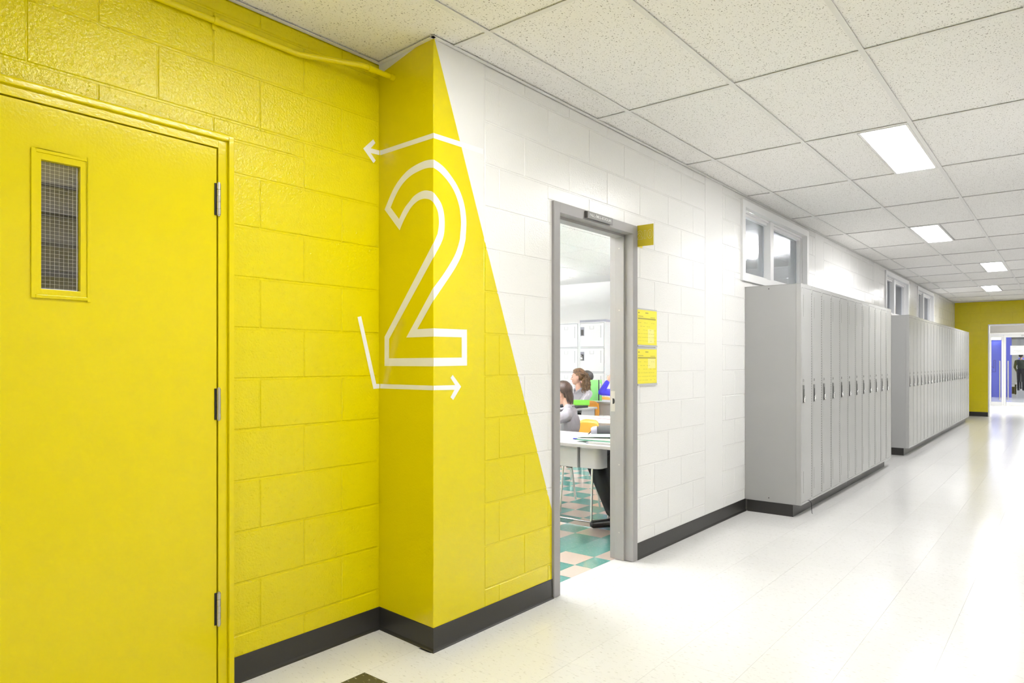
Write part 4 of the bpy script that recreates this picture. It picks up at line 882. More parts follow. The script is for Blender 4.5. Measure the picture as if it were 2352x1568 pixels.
# white box lockers at the back of the classroom
CLW, CLH, CY = .478, .384, 9.0
def box_locker():
    t = empty('box_locker', (0, 0, 0)); H = 5*CLH
    MB().box((.002, .02, 0), (CLW-.002, .42, H-.02)).build('carcass', M_CLOCK, t)
    m = MB()
    for (a, b, c, d) in [(.002, .022, 0, H-.02), (CLW-.022, CLW-.002, 0, H-.02)]: m.box((a, .0, c), (b, .02, d))
    for k in range(6): m.box((.022, .0, max(0, k*CLH-.03)), (CLW-.022, .02, max(.012, k*CLH-.018)))
    m.build('face_frame', M_CLOCK, t)
    MB().box((.022, .013, .012), (CLW-.022, .0195, H-.03)).build('gap', M_GAP, t)  # grey sheet behind the doors, shade of the gaps as colour
    for k in range(5):
        z0 = k*CLH-.012 if k else .018; z1 = (k+1)*CLH-.036
        d = MB().box((.027, -.003, z0), (CLW-.027, .012, z1)).build('door', M_CLOCK, t)
        zc = (z0+z1)/2
        MB().box((.03, -.006, zc-.012), (.098, -.0031, zc+.125)).build('latch_plate', M_GAP, d); m = MB(); m.box((.040, -.0075, zc-.002), (.088, -.0061, zc+.085)); m.build('latch_recess', M_LATCH, d)
        m = MB()
        for q in range(11): m.box((CLW-.085, -.0045, zc-.04+q*.017), (CLW-.074, -.0031, zc-.032+q*.017))
        tag(m.build('vent_slots', M_GAP, d), kind='stuff')
        m = MB()
        for (a, b, c, e) in [(.20, .204, zc+.09, zc+.14), (.266, .27, zc+.09, zc+.14), (.20, .27, zc+.09, zc+.094)]: m.box((a, -.0045, c), (b, -.0031, e))
        m.build('card_holder', M_ACRYL, d)
    return t
bl = box_locker(); n_ = 0
for i in range(6):
    o = bl if i == 0 else copy_tree(bl); o.location = (-3.295-CLW*(i+1), CY, 0)
    tag(o, ['white five-door box locker column, rightmost through the doorway', 'white five-door box locker column left of the rightmost one', 'third white box locker column from the right', 'fourth white box locker column from the right', 'fifth white box locker column from the right', 'sixth white box locker column from the right'][i], 'locker', 'white classroom lockers')
t = tag(bevel(MB().box((-3.775, CY+.02, 5*CLH-.0195), (-3.30, CY+.16, 5*CLH+.018)).build('locker_top_board', M_GAP), .003, 1), 'dark grey board lying on top of the white lockers', 'board')
for i in range(2):
    pd = copy_tree(pad); pd.location = (-3.295-CLW*(i+1)+.06, CY-.009, 3*CLH+.185); pd.rotation_euler = (0, 0, R(-90)); pd.scale = (1.5, 1.5, 1.5)
    tag(pd, ['silver padlock hanging on the right white box locker', 'silver padlock hanging on the left white box locker'][i], 'padlock', 'padlocks on the white lockers')
t = empty('wall_panel_box', (-3.20, 10.80, .95), 0, 'small white outlet panel beyond the white lockers', 'outlet')
MB().box((-.10, 0, 0), (.10, .055, .30)).build('cover', M_WHITE, t)
m = MB()
for z in (.06, .14, .22): m.box((-.03, -.003, z), (.03, 0, z+.03))
tag(m.build('socket', M_ACRYL, t), kind='stuff')

# ------------------------------------------------------------------ desks and chairs
def tube_part(pts, r, name, m, par): return MB().tube(pts, r, 10).build(name, m, par)
def desk(x0, x1, y0, y1, z, label, boxes=(), legs=True, group='classroom desks'):
    t = empty('student_desk', ((x0+x1)/2, (y0+y1)/2, 0), 0, label, 'desk', group); cx, cy = (x0+x1)/2, (y0+y1)/2
    W, D = (x1-x0)/2, (y1-y0)/2
    bevel(MB().box((-W, -D, z-.022), (W, D, z)).build('desktop', M_DESK, t), .003, 1)
    m = MB(); e = .0015
    for (a, b, c, d) in [(-W-e, W+e, -D-e, -D+.0), (-W-e, W+e, D, D+e), (-W-e, -W, -D, D), (W, W+e, -D, D)]: m.box((a, c, z-.022), (b, d, z-.0015))
    m.build('edge_band', M_DESKEDGE, t)
    for bx in boxes:
        a, b, c, d, h, rnd = bx; a -= cx; b -= cx; c -= cy; d -= cy
        if rnd:
            q = [(a, c)] + [(b-rnd+rnd*math.sin(u), c+rnd-rnd*math.cos(u)) for u in [math.pi/2*k/14 for k in range(15)]] + [(b, d), (a, d)]
            MB().prism(q, 'z', z-.022-h, z-.023).build('book_box', M_DESKBOX, t)
        else: bevel(MB().box((a, c, z-.022-h), (b, d, z-.023)).build('book_box', M_DESKBOX, t), .006, 2)
    if legs:
        for sx in (-1, 1):
            x = sx*(W-.06)
            for sy in (-1, 1): tube_part([(x, sy*(D-.10), z-.022), (x, sy*(D-.04), .012)], .011, 'leg', M_CHROME, t)
            tube_part([(x, -(D-.07), .30), (x, (D-.07), .30)], .008, 'leg_brace', M_CHROME, t)
    return t
nd = desk(-1.45, -.17, 3.975, 4.655, .72, 'pale grey double desk just inside the classroom doorway', [(-1.40, -.484, 4.02, 4.42, .152, 0), (-.462, -.307, 4.02, 4.125, .147, .045)], legs=False)
cx, cy = (-1.45-.17)/2, (3.975+4.655)/2
for (x, y) in [(-.688, 4.515), (-.21, 4.60), (-.21, 4.05), (-1.38, 4.05)]: tube_part([(x-cx+.012, y-cy+.01, .70), (x-cx, y-cy, .012)], .0095, 'leg', M_CHROME, nd)
tube_part([(-.688-cx, 4.515-cy, .014), (-.70-cx, 4.62-cy, .02), (-1.38-cx, 4.60-cy, .02), (-1.38-cx, 4.05-cy, .014)], .0095, 'floor_rail', M_CHROME, nd)
m = MB()
for k in range(3): m = MB(); m.box((-.60-k*.10-cx, 4.05-cy, .72-.022-.152-.012), (-.56-k*.10-cx, 4.07-cy, .72-.022-.1515)); m.build('box_tab', M_LATCH, nd)
desk(-2.05, -.75, 5.47, 6.20, .72, 'white desk with papers behind the orange chair', [(-2.0, -1.45, 5.52, 5.9, .14, 0), (-1.35, -.8, 5.52, 5.9, .14, 0)])
desk(-3.25, -2.44, 6.93, 7.40, .72, 'grey desk in front of the curly-haired girl', [])
gdo = [o for o in COL.objects if o.get('label') == 'grey desk in front of the curly-haired girl'][0]
m = MB()
for (a, b, c, d, z0, z1) in [(-.38, .395, -.225, .2, .555, .565), (-.38, -.37, -.225, .2, .565, .697), (-.38, .395, .19, .2, .565, .697), (.385, .395, -.1, .2, .565, .697)]: m.box((a, c, z0), (b, d, z1))
m.build('book_shelf', M_DESKBOX, gdo)
desk(-3.6, -2.35, 7.92, 8.38, .755, 'pale desk at the back with a standing green binder', [(-2.76, -2.40, 7.96, 8.3, .16, .03)])

def chair(x, y, rz, label):
    t = empty('student_chair', (x, y, 0), rz, label, 'chair', 'orange classroom chairs')
    # seat shell, curved
    def shell(name, fn, nu, nv, th):
        b = MB(); P = [[Vector(fn(u/nu, v/nv)) for u in range(nu+1)] for v in range(nv+1)]
        vs = [p for r_ in P for p in r_]; fs = []; k = nu+1
        for v in range(nv):
            for u in range(nu): fs.append((v*k+u, v*k+u+1, (v+1)*k+u+1, (v+1)*k+u))
        b.idx(vs, fs, 0, True); me = b.mesh(name, M_ORANGE); o = obj(name, me, t)
        s = o.modifiers.new('s', 'SOLIDIFY'); s.thickness = th; s.offset = 0
        return o
    shell('seat', lambda u, v: ((u-.5)*.40, (v-.5)*.40, .43-.02*math.sin(math.pi*v)*math.cos((u-.5)*2)+.03*(u-.5)**2), 8, 8, .006)
    def bk(u, v):
        w = .40*(1-.18*max(0, v-.6)/.4*abs(2*u-1)); zz = .50+.265*v-.05*(abs(2*u-1)**4)*(v > .5)*v
        return ((u-.5)*w, -.215-.05*v+.10*(u-.5)**2*1.6, zz)
    shell('backrest', bk, 10, 7, .006)
    for s in (-1, 1):
        tube_part([(s*.17, -.18, .42), (s*.185, -.21, .5), (s*.18, -.22, .60)], .010, 'back_post', M_CHROME, t)
        tube_part([(s*.17, .15, .42), (s*.19, .20, .012)], .010, 'leg', M_CHROME, t)
        tube_part([(s*.17, -.15, .42), (s*.19, -.22, .012)], .010, 'leg', M_CHROME, t)
        tube_part([(s*.17, .15, .415), (s*.17, -.15, .415)], .010, 'seat_rail', M_CHROME, t)
    return t
# students face -Y, so the chair backs stand towards +Y: rotate 180 degrees
chair(-1.28, 5.05, face_rot(-.4, -1), 'orange plastic chair of the boy in the grey polo shirt')
chair(-2.87, 7.62, R(180), 'orange plastic chair under the curly-haired girl')
chair(-.58, 5.07, R(180+10), 'orange plastic chair under the pupil in black trousers')
chair(-2.45, 8.62, R(180), 'orange plastic chair of the pupil in the blue sweater')
chair(-3.25, 8.62, R(180), 'orange plastic chair of the pupil at the back')

# things on the desks
t = empty('ring_binder', (-2.915, 8.06, .756), R(36), 'bright green ring binder standing open on the back desk', 'binder')
MB().box((-.085, 0, 0), (.068, .035, .285)).build('cover', M_GREEN2, t); MB().box((.0685, -.001, 0), (.082, .036, .285)).build('spine_gap', M_BLACKF, t); MB().box((.0825, 0, 0), (.118, .035, .285)).build('spine', M_GREEN2, t); MB().box((.088, -.001, .11), (.108, 0, .235)).build('spine_label', M_PAPER, t)
t = empty('ring_binder', (-2.62, 7.10, .735), R(36), 'green ring binder lying on the girl\'s desk', 'binder')
MB().box((-.06, -.02, .016), (.215, .10, .078)).build('cover', M_GREEN, t); MB().box((-.062, -.024, .020), (.217, -.0205, .074)).build('spine', M_GREEN, t); MB().box((-.05, -.0255, .024), (-.012, -.0241, .058)).build('spine_label', M_ACRYL, t); MB().box((-.11, .0, .02), (-.06, .10, .06)).build('pages', M_PAPER, t)
tag(bevel(MB().box((-2.86, 7.0, .7205), (-2.47, 7.24, .7495)).build('laptop', M_BLACKF), .004, 2), 'closed black laptop under the green binder', 'laptop')
t = empty('loose_papers', (-2.70, 7.10, .566), 0, 'dark books and white paper on the shelf of the girl\'s desk', 'papers')
MB().box((.0, -.05, 0), (.24, .2, .035)).build('book', M_GAP, t); MB().box((-.03, -.10, .036), (.2, .18, .04)).build('sheet', M_PAPER, t); MB().box((.02, .0, .0405), (.22, .2, .075)).build('pouch', M_CHAR, t)
t = empty('exercise_pages', (-1.35, 5.80, .7205), R(-14), 'open white exercise pages on the desk behind the boy', 'papers')
MB().box((-.27, -.27, 0), (.45, .02, .004)).build('sheet', M_PAPER, t); MB().box((-.20, .03, 0), (.5, .32, .008)).build('sheet', M_PAPER, t); MB().box((-.2, .02, .0), (.5, .03, .009)).build('margin_line', M_PINK, t)
m = MB()
for k in range(5): m.box((-.1+.09*k, -.14, .0041), (-.07+.09*k, -.12, .0044))
tag(m.build('print', M_ACRYL, t), kind='stuff')
t = empty('pencil_case', (-.57, 4.45, .7205), R(32), 'black and silver fabric pencil case on the near desk', 'pencil case')
m = MB(); m.tube([(-.02, 0, .042), (.0, 0, .043), (.18, 0, .045), (.22, 0, .04)], [.034, .043, .044, .03], 14); m.build('pouch', M_CHAR, t); m = MB(); m.tube([(-.065, 0, .04), (-.05, 0, .041), (-.02, 0, .042)], [.026, .036, .041], 14); m.build('mesh_end', M_GAP, t); tube_part([(-.10, -.01, .003), (-.055, .0, .05)], .004, 'zip_pull', M_BLACKF, t)
t = empty('folder', (-.36, 4.20, .735), R(4), 'green document folder full of paper on the near desk', 'folder')
m = MB(); m.prism([(-.185, .0), (.2, .0), (.2, .004), (-.185, .003)], 'y', -.12, .12); m.build('lower_cover', M_MINT, t)
m = MB(); m.prism([(-.17, .005), (.2, .005), (.2, .028), (-.17, .014)], 'y', -.115, .115); m.build('pages', M_PAPER, t); m = MB(); m.prism([(-.20, .016), (.2, .040), (.2, .044), (-.20, .0185)], 'y', -.12, .12); m.build('upper_cover', M_MINT_GLARE, t)
t = empty('book', (-.25, 4.12, .7205), R(3), 'grey book lying under the green folder', 'book')
MB().box((-.16, -.10, 0), (.06, .10, .0135)).build('cover', M_DESKBOX, t); MB().box((-.162, -.101, .0), (-.145, .101, .0139)).build('spine', M_GAP, t)
t = empty('pen', (-.60, 4.20, .7255), R(20), 'blue pen lying at the edge of the green folder', 'pen')
m = MB(); m.tube([(-.035, 0, 0), (.05, 0, .0)], .0042, 8); m.build('barrel', M_BLUE, t); m = MB(); m.tube([(-.05, 0, 0), (-.035, 0, 0)], [.001, .004], 8); m.build('tip', M_WHITE, t)

# ------------------------------------------------------------------ people
def capsule(b, a, c, r0, r1):
    a, c = Vector(a), Vector(c); d = (c-a); n = max(d.length, 1e-5); d = d/n
    pts = [a - d*r0*q for q in (1.0, .92, .7, .38)]; rs = [r0*.02, r0*.39, r0*.71, r0*.925]
    pts += [a, c]; rs += [r0, r1]; pts += [c + d*r1*q for q in (.38, .7, .92, 1.0)]; rs += [r1*.925, r1*.71, r1*.39, r1*.02]
    b.tube(pts, rs, 14)
def body(prims, mats, name, parent, voxel=.008):
    """prims: ('c', a, b, ra, rb, mat) or ('e', c, radii, mat, rot). One continuous remeshed surface."""
    b = MB()
    for p in prims:
        if p[0] == 'c': capsule(b, *p[1:5])
        else: b.ell(p[1], p[2], 18, 12, 0, p[4] if len(p) > 4 else None)
    me = b.mesh(name, mats); o = obj(name, me)
    mo = o.modifiers.new('r', 'REMESH'); mo.mode = 'VOXEL'; mo.voxel_size = voxel; mo.use_smooth_shade = True
    ms = o.modifiers.new('s', 'SMOOTH'); ms.iterations = 4; ms.factor = .5
    dg = bpy.context.evaluated_depsgraph_get(); me2 = bpy.data.meshes.new_from_object(o.evaluated_get(dg)); bpy.data.objects.remove(o)
    me2.materials.clear()
    for m in mats: me2.materials.append(m)
    pr = []
    for p in prims:
        if p[0] == 'c': pr.append(('c', Vector(p[1]), Vector(p[2]), p[3], p[4], p[5]))
        else:
            rot = p[4].inverted() if len(p) > 4 and p[4] is not None else None
            pr.append(('e', Vector(p[1]), p[2], rot, 0, p[3]))
    nf = len(me2.polygons); C_ = np.empty(nf*3, dtype=np.float32); me2.polygons.foreach_get('center', C_); C_ = C_.reshape(-1, 3)
    best = np.full(nf, 9.0, dtype=np.float32); bi = np.zeros(nf, dtype=np.int32)
    for p in pr:
        if p[0] == 'c':
            A_, B_ = np.array(p[1], dtype=np.float32), np.array(p[2], dtype=np.float32); ab = B_-A_
            t = np.clip(((C_-A_) @ ab)/max(float(ab @ ab), 1e-9), 0, 1); dd = np.linalg.norm(C_-(A_+t[:, None]*ab), axis=1)-(p[3]+(p[4]-p[3])*t)
        else:
            v = C_-np.array(p[1], dtype=np.float32)
            if p[3] is not None: v = v @ np.array(p[3], dtype=np.float32).T
            dd = (np.linalg.norm(v/np.array(p[2], dtype=np.float32), axis=1)-1)*min(p[2])
        k = dd < best; best[k] = dd[k]; bi[k] = p[5]
    me2.polygons.foreach_set('material_index', bi); me2.polygons.foreach_set('use_smooth', np.ones(nf, dtype=bool)); me2.update()
    me2.name = name; return obj(name, me2, parent)
SK_, SH_, TR_, FT_, LP_ = 0, 1, 2, 3, 4
DZ = 0.0      # lifts pelvis, trunk and arms onto the seat
def hand(pr, w, d, up, s=1.0):
    """five separate bent fingers; d: pointing direction, up: back of the hand"""
    d = Vector(d).normalized(); up = Vector(up).normalized(); sd = d.cross(up).normalized(); w = Vector(w)
    pr.append(('c', w+d*.015*s, w+d*.055*s, .024*s, .026*s, SK_)); 
    for o in (-.018, .018): pr.append(('c', w+d*.02*s+sd*o*s, w+d*.075*s+sd*o*s, .013*s, .013*s, SK_))
    for k, (o, l) in enumerate([(-.029, .058), (-.010, .072), (.010, .068), (.028, .05)]):
        a = w+d*.082*s+sd*o*s; m_ = a+(d*.55-up*.10).normalized()*l*.5*s; e = m_+(d-up*.7).normalized()*l*.5*s
        pr.append(('c', a, m_, .0092*s, .0085*s, SK_)); pr.append(('c', m_, e, .0085*s, .0075*s, SK_))
    a = w+d*.03*s-sd*.026*s; m_ = a+(d*.6-sd*.8).normalized()*.035*s; e = m_+(d-sd*.1-up*.2).normalized()*.03*s
    pr.append(('c', a, m_, .012*s, .010*s, SK_)); pr.append(('c', m_, e, .010*s, .0085*s, SK_))
def head(pr, c, yaw, pitch=0, s=1.0, roll=0):
    M = Matrix.Rotation(yaw, 3, 'Z') @ Matrix.Rotation(pitch, 3, 'X'); c = Vector(c)
    def H(x, y, z): return c + M @ Vector((x*s, y*s, z*s))
    def S(r): return tuple(q*s for q in r)
    pr += [('e', H(0, -.014, .032), S((.074, .094, .084)), SK_, M), ('e', H(0, .024, -.025), S((.060, .064, .088)), SK_, M), ('e', H(0, .050, -.088), S((.034, .032, .027)), SK_, M),
           ('e', H(0, .060, .022), S((.052, .028, .030)), SK_, M),
           ('c', H(0, .086, .004), H(0, .103, -.030), .008*s, .0125*s, SK_), ('c', H(-.011, .094, -.034), H(.011, .094, -.034), .009*s, .009*s, SK_),
           ('e', H(0, .083, -.058), S((.021, .011, .0065)), LP_, M), ('e', H(0, .081, -.068), S((.019, .011, .007)), LP_, M)]
    for q in (-1, 1):
        pr.append(('e', H(q*.073, -.012, -.012), S((.010, .021, .031)), SK_, M)); pr.append(('e', H(q*.035, .062, -.028), S((.026, .024, .024)), SK_, M))
    return M, c, H
def eyes(par, H, s):
    for q in (-1, 1):
        m = MB(); m.ell(H(q*.030, .0795, .0), (.0105*s, .0075*s, .0068*s), 10, 6); m.build('eye', M_EYE, par)
        m = MB(); m.tube([H(q*.014, .090, .020), H(q*.030, .088, .026), H(q*.048, .074, .021)], .003*s, 6); m.build('eyebrow', M_HAIR1, par)
def seated(pr, s, lean=0.0, short=True, legs=None, lw=1.0):
    """torso, neck and legs in local space: +y forward, sitting at z=.45"""
    P = lambda x, y, z: Vector((x*s, (y+lean*max(0, z-.5))*s, z*s+DZ))
    pr += [('e', P(0, 0, .53), (.165*s, .125*s, .11*s), TR_), ('e', P(0, .01, .66), (.145*s, .108*s, .15*s), SH_), ('e', P(0, .0, .83), (.165*s, .112*s, .16*s), SH_), ('c', P(-.135, -.01, .955), P(.135, -.01, .955), .062*s, .062*s, SH_),
           ('c', P(-.07, -.01, 1.0), P(.07, -.01, 1.0), .05*s, .05*s, SH_), ('c', P(0, -.005, 1.0), P(0, .012, 1.10), .052*s, .047*s, SK_)]
    L = legs or [((-.09, .03, .50), (-.12, .43, .50), (-.12, .40, .09), (-.13, .55, .035)), ((.09, .03, .50), (.12, .43, .50), (.12, .40, .09), (.13, .55, .035))]
    for (h, k, a, t) in L:
        h, k, a, t = [Vector(q)*s for q in (h, k, a, t)]; h.z += DZ; k.z += DZ
        pr += [('c', h, k, .088*s*lw, .066*s*lw, TR_), ('c', k, k.lerp(a, .45), .064*s*lw, .056*s*lw, TR_), ('c', k.lerp(a, .45), k.lerp(a, .88), .056*s*lw, .05*s*lw, TR_), ('c', a, Vector((a.x, a.y, .05*s)), .040*s, .04*s, FT_), ('c', Vector((a.x, a.y, .042*s))-(t-a)*.25, t, .040*s, .034*s, FT_)]
    return P
def arm(pr, s, sh, el, wr, short=True, up=(0, 0, 1)):
    sh, el, wr = [Vector(q)*s+Vector((0, 0, DZ)) for q in (sh, el, wr)]
    if short:
        mid = sh.lerp(el, .72); pr += [('c', sh, mid, .062*s, .060*s, SH_), ('c', mid, el, .043*s, .039*s, SK_), ('c', el, wr, .039*s, .027*s, SK_)]
    else: pr += [('c', sh, el, .062*s, .054*s, SH_), ('c', el, el.lerp(wr, .85), .052*s, .04*s, SH_), ('c', el.lerp(wr, .85), wr, .028*s, .027*s, SK_)]
    hand(pr, wr, (wr-el), up, s)
def hair_cap(par, name, H, s, m, cutf, lift=1.0, noise_a=0.0, seed=1):
    """shell over the skull; cutf(x, y, z) in head space says where hair grows"""
    rr = random.Random(seed); b = MB(); seg, ring = 40, 26; V = {}
    def pt(i, k):
        a = math.pi*i/ring; t = 2*math.pi*(k % seg)/seg
        x, y, z = math.sin(a)*math.cos(t), math.sin(a)*math.sin(t), math.cos(a)
        n = 1 + noise_a*(math.sin(9*t+3*a)+math.sin(14*a+5*t*1.0)+rr.uniform(-.5, .5))*.5
        return (x*.084*lift*n, -.016+y*.106*lift*n, .030+z*.098*lift*n)
    P = [[pt(i, k) for k in range(seg)] for i in range(ring+1)]
    vs = [H(*p) for r_ in P for p in r_]; fs = []
    for i in range(ring):
        for k in range(seg):
            q = [(i, k), (i, (k+1) % seg), (i+1, (k+1) % seg), (i+1, k)]
            cx_ = [sum(P[a_][b_][d_] for a_, b_ in q)/4 for d_ in range(3)]
            if cutf(*cx_): fs.append(tuple(a_*seg+b_ for a_, b_ in q))
    b.idx(vs, fs, 0, True); me = b.mesh(name, m); bm = bmesh.new(); bm.from_mesh(me); bmesh.ops.remove_doubles(bm, verts=bm.verts, dist=1e-6)
    bmesh.ops.delete(bm, geom=[v for v in bm.verts if not v.link_faces], context='VERTS'); bmesh.ops.recalc_face_normals(bm, faces=bm.faces)
    ctr = H(0, -.016, .03)
    if sum(f.normal.dot(f.calc_center_median()-ctr) for f in bm.faces) < 0: bmesh.ops.reverse_faces(bm, faces=bm.faces)
    bm.to_mesh(me); bm.free()
    o = obj(name, me, par); so = o.modifiers.new('s', 'SOLIDIFY'); so.thickness = .014*s; so.offset = -1; return o

# girl with curly ponytail, sitting behind her desk, looking to the left
s = .86; DZ = .05; g = empty('person', (-2.845, 7.62, 0), face_rot(-.15, -1), 'girl with a curly light brown ponytail and grey polo shirt, in profile', 'person')
pr = []; P = seated(pr, s, .04); hyaw = R(-58)
M, hc, H = head(pr, P(0, .02, 1.205), hyaw, 0, s)
arm(pr, s, (.175, 0, .955), (.23, .24, .76), (-.02, .38, .80)); arm(pr, s, (-.175, 0, .955), (-.22, .24, .78), (-.05, .40, .81))
bo = body(pr, [M_SKIN, M_SHIRT, M_BLACKF, M_SHOE, M_LIP], 'body', g, .006); eyes(g, H, s)
def gcut(x, y, z):
    if y > .045: return z > .075 - (y-.045)*.0
    if y > .0: return z > .02+ (y)*1.2
    if y > -.035: return z > .025 or False
    return z > -.05
hair_cap(g, 'hair', H, s, M_HAIR1, gcut, 1.02, .03)
rr = random.Random(11); b = MB()
b.ell(H(0, -.118, -.02), (.045*s, .045*s, .07*s), 12, 8); b.ell(H(0, -.125, -.10), (.042*s, .04*s, .09*s), 12, 8)
for k in range(190):
    a0 = H(rr.gauss(0, .030), rr.uniform(-.150, -.085), rr.uniform(-.03, .07)); ln = rr.uniform(.16, .33); ph = rr.uniform(0, 6.28); cr = rr.uniform(.005, .010); sx, sy = rr.gauss(0, .040), rr.uniform(-.055, .01)
    pts = []
    for q in range(27):
        u = q/26; c = a0 + M @ Vector((sx*math.sin(u*2.2), sy*math.sin(min(u*2, 1)*1.57)+.02*u, 0))*s + Vector((0, 0, -ln*u*s))
        an = ph+u*ln*75; pts.append(c + Vector((math.cos(an), math.sin(an), 0))*cr*(.5+.5*u))
    b.tube(pts, [.0038]*22+[.0034, .003, .0026, .002, .001], 5)
b.build('ponytail', M_HAIR1, g)
b = MB()
for k in range(110):
    th = rr.uniform(-1.35, 1.35); f0 = R(rr.uniform(38, 58)) + abs(th)*.32; wv = rr.uniform(0, 6.28); lift = rr.uniform(1.0, 1.05); pts = []
    for q in range(16):
        u = q/15; ph = f0+(R(172)-f0)*u; rad = lift*(1+.018*math.sin(16*u+wv))
        pts.append(H(math.sin(th)*.088*math.sin(ph)*rad+.004*math.sin(13*u+wv), -.016+.110*math.cos(ph)*rad, .030+.103*math.sin(ph)*math.cos(th)*rad*(1-.25*u*abs(math.sin(th)))))
    b.tube(pts, .0050, 5)
b.build('hair_strands', M_HAIR1, g)
b = MB(); b.tube([P(-.07, .02, 1.015), P(-.045, .075, 1.0), P(-.01, .105, .955)], [.012, .014, .008], 8); b.tube([P(.07, .02, 1.015), P(.045, .075, 1.0), P(.01, .105, .955)], [.012, .014, .008], 8); b.tube([P(-.07, .02, 1.015), P(-.055, -.05, 1.03), P(.055, -.05, 1.03), P(.07, .02, 1.015)], .013, 8); b.build('collar', M_SHIRT, g)

# boy in grey polo at the near desk
s = .81; DZ = .07; g = empty('person', (-1.175, 4.985, 0), face_rot(-1, -.45), 'boy with straight brown hair and grey polo shirt, seen from behind', 'person')
pr = []; P = seated(pr, s, .10); hyaw = R(-16)
M, hc, H = head(pr, P(.0, .05, 1.165), hyaw, R(-14), s)
arm(pr, s, (-.17, .04, .93), (-.235, .27, .87), (.02, .40, .875)); arm(pr, s, (.17, .04, .93), (.22, .26, .86), (.10, .44, .87))
body(pr, [M_SKIN, M_SHIRT, M_BLACKF, M_SHOE, M_LIP], 'body', g, .0052); eyes(g, H, s)
def bcut(x, y, z):
    if y > .05: return z > .06
    if y > .0: return z > .03
    if y > -.04: return z > .018
    return z > -.085
hair_cap(g, 'hair', H, s, M_HAIR2, bcut, 1.06, .012, 3)
b = MB(); rr = random.Random(4)
for k in range(60):
    th = rr.uniform(-1.0, 1.0); a0 = (math.sin(th)*.076, -.016-math.cos(th)*.094, .02); ln = rr.uniform(.11, .16)
    b.tube([H(a0[0]*1.0, a0[1], a0[2]), H(a0[0]*.98, a0[1]*1.0, a0[2]-ln*.5), H(a0[0]*.80, a0[1]*.86, a0[2]-ln)], [.009, .008, .002], 6)
b.build('hair_strands', M_HAIR2, g)
b = MB(); b.tube([P(-.07, .02, 1.01), P(-.04, .08, .99), P(.0, .11, .95), P(.04, .08, .99), P(.07, .02, 1.01), P(.05, -.05, 1.03), P(-.05, -.05, 1.03), P(-.07, .02, 1.01)], .012, 8); b.build('collar', M_SHIRT, g)

# pupil in black trousers, mostly hidden by the door frame
s = .94; DZ = .035; g = empty('person', (-.56, 5.06, 0), face_rot(0, -1), 'seated pupil in black trousers and black shoes, upper body hidden', 'person')
lg = [((-.09, .03, .50), (-.02, .46, .50), (.02, .40, .09), (.02, .47, .036)), ((.09, .03, .50), (.15, .50, .505), (-.03, .47, .10), (.115, .575, .036))]
pr = []; P = seated(pr, s, .02, True, lg, 1.28); M, hc, H = head(pr, P(0, .03, 1.21), 0, R(-10), s)
arm(pr, s, (.175, 0, .955), (.20, -.02, .68), (.10, .20, .62)); arm(pr, s, (-.175, 0, .955), (-.20, -.02, .68), (-.10, .20, .62))
body(pr, [M_SKIN, M_SHIRT, M_BLACKF, M_SHOE, M_LIP], 'body', g, .008); eyes(g, H, s); hair_cap(g, 'hair', H, s, M_HAIR3, bcut, 1.05, .01, 8)

# pupil in blue sweater, elbow on the back desk and hand at the head
s = .86; DZ = .05; g = empty('person', (-2.42, 8.50, 0), face_rot(-.12, -1), 'pupil in a royal blue sweater propping an elbow on the back desk', 'person')
pr = []; P = seated(pr, s, .14); M, hc, H = head(pr, P(0, .05, 1.19), R(15), R(-15), s)
arm(pr, s, (.175, .06, .93), (.325, .60, .965), (.25, .53, 1.14), False, (0, 1, 0)); arm(pr, s, (-.175, .06, .93), (-.26, .30, .82), (-.05, .46, .82), False)
body(pr, [M_SKIN, M_BLUE, M_BLACKF, M_SHOE, M_LIP], 'body', g, .008); eyes(g, H, s); hair_cap(g, 'hair', H, s, M_HAIR2, bcut, 1.05, .01, 9)

# pupil at the back behind the green binder
s = .86; DZ = .05; g = empty('person', (-3.31, 8.50, 0), face_rot(.1, -1), 'dark-haired pupil half hidden behind the girl and the green binder', 'person')
pr = []; P = seated(pr, s, .0); M, hc, H = head(pr, P(0, .02, 1.165), R(-60), 0, s)
arm(pr, s, (.175, 0, .955), (.24, .22, .80), (.06, .40, .80)); arm(pr, s, (-.175, 0, .955), (-.24, .22, .80), (-.06, .40, .80))
body(pr, [M_SKIN, M_SHIRT, M_BLACKF, M_SHOE, M_LIP], 'body', g, .009); eyes(g, H, s); hair_cap(g, 'hair', H, s, M_HAIR3, bcut, 1.05, .01, 12)

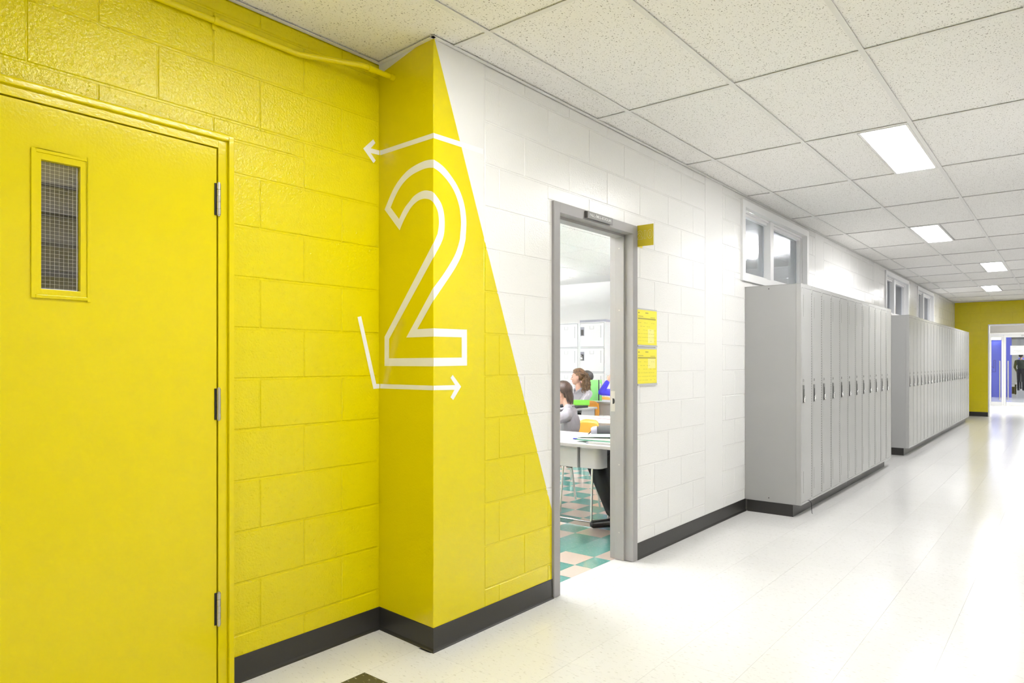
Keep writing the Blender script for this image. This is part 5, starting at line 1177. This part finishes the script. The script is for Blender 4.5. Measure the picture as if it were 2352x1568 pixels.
# figures and furniture in the hall beyond the glass doors
DZ = 0.0
def standing(name, loc, fx, fy, label, top, s=1.0):
    g = empty('person', loc, face_rot(fx, fy), label, 'person'); pr = []
    P = lambda x, y, z: Vector((x*s, y*s, z*s))
    pr += [('e', P(0, 0, .95), (.17*s, .125*s, .13*s), TR_), ('e', P(0, .0, 1.12), (.15*s, .11*s, .16*s), SH_), ('e', P(0, 0, 1.28), (.17*s, .115*s, .17*s), SH_), ('c', P(-.14, 0, 1.40), P(.14, 0, 1.40), .065*s, .065*s, SH_), ('c', P(0, 0, 1.44), P(0, .01, 1.53), .052*s, .048*s, SK_)]
    for q in (-1, 1):
        pr += [('c', P(q*.09, 0, .92), P(q*.10, .01, .50), .088*s, .062*s, TR_), ('c', P(q*.10, .01, .50), P(q*.10, -.01, .10), .060*s, .046*s, TR_), ('c', P(q*.10, -.03, .045), P(q*.11, .15, .036), .042*s, .034*s, FT_)]
        arm(pr, s, (q*.19, 0, 1.39), (q*.25, .02, 1.10), (q*.22, .16, .90), False)
    M, hc, H = head(pr, P(0, .02, 1.64), 0, 0, s); body(pr, [M_SKIN, top, M_BLACKF, M_SHOE, M_LIP], 'body', g, .011); eyes(g, H, s); hair_cap(g, 'hair', H, s, M_HAIR3, bcut, 1.05, .01, 15); return g
standing('person', (1.02, 37.2, 0), -1, -.2, 'person in dark clothes standing beyond the far glass doors', M_CHAR, 1.0)
standing('person', (.42, 38.6, 0), .3, 1, 'person in a dark green coat standing beyond the glass doors', M_GREENCOAT, .96)
t = empty('hall_bench', (.36, 34.2, 0), 0, 'dark bench with a pale top beyond the glass doors', 'bench')
MB().box((-.35, -.2, .40), (.12, .2, .46)).build('bench_top', M_DESK, t)
for (x, y) in [(-.32, -.17), (.07, -.17), (-.32, .15), (.07, .15)]: MB().box((x, y, 0), (x+.04, y+.04, .40)).build('leg', M_BLACKF, t)
MB().box((-.30, -.12, .02), (.06, .1, .30)).build('stored_bag', M_BLACKF, t)
t = empty('hall_screen', (.72, 41.0, .0), 0, 'dark low display rack at the back of the hall', 'rack')
MB().box((-.5, 0, .35), (1.2, .3, 1.35)).build('rack_body', M_CHAR, t); MB().box((-.5, -.02, 1.42), (.9, .0, 1.5)).build('rack_sign', M_BLUEW, t)
for x in (-.45, 1.1): MB().box((x, .1, 0), (x+.06, .16, .35)).build('leg', M_BLACKF, t)
MB().box((-.42, .1, 1.35), (-.36, .13, 1.5)).build('post', M_BLACKF, t)
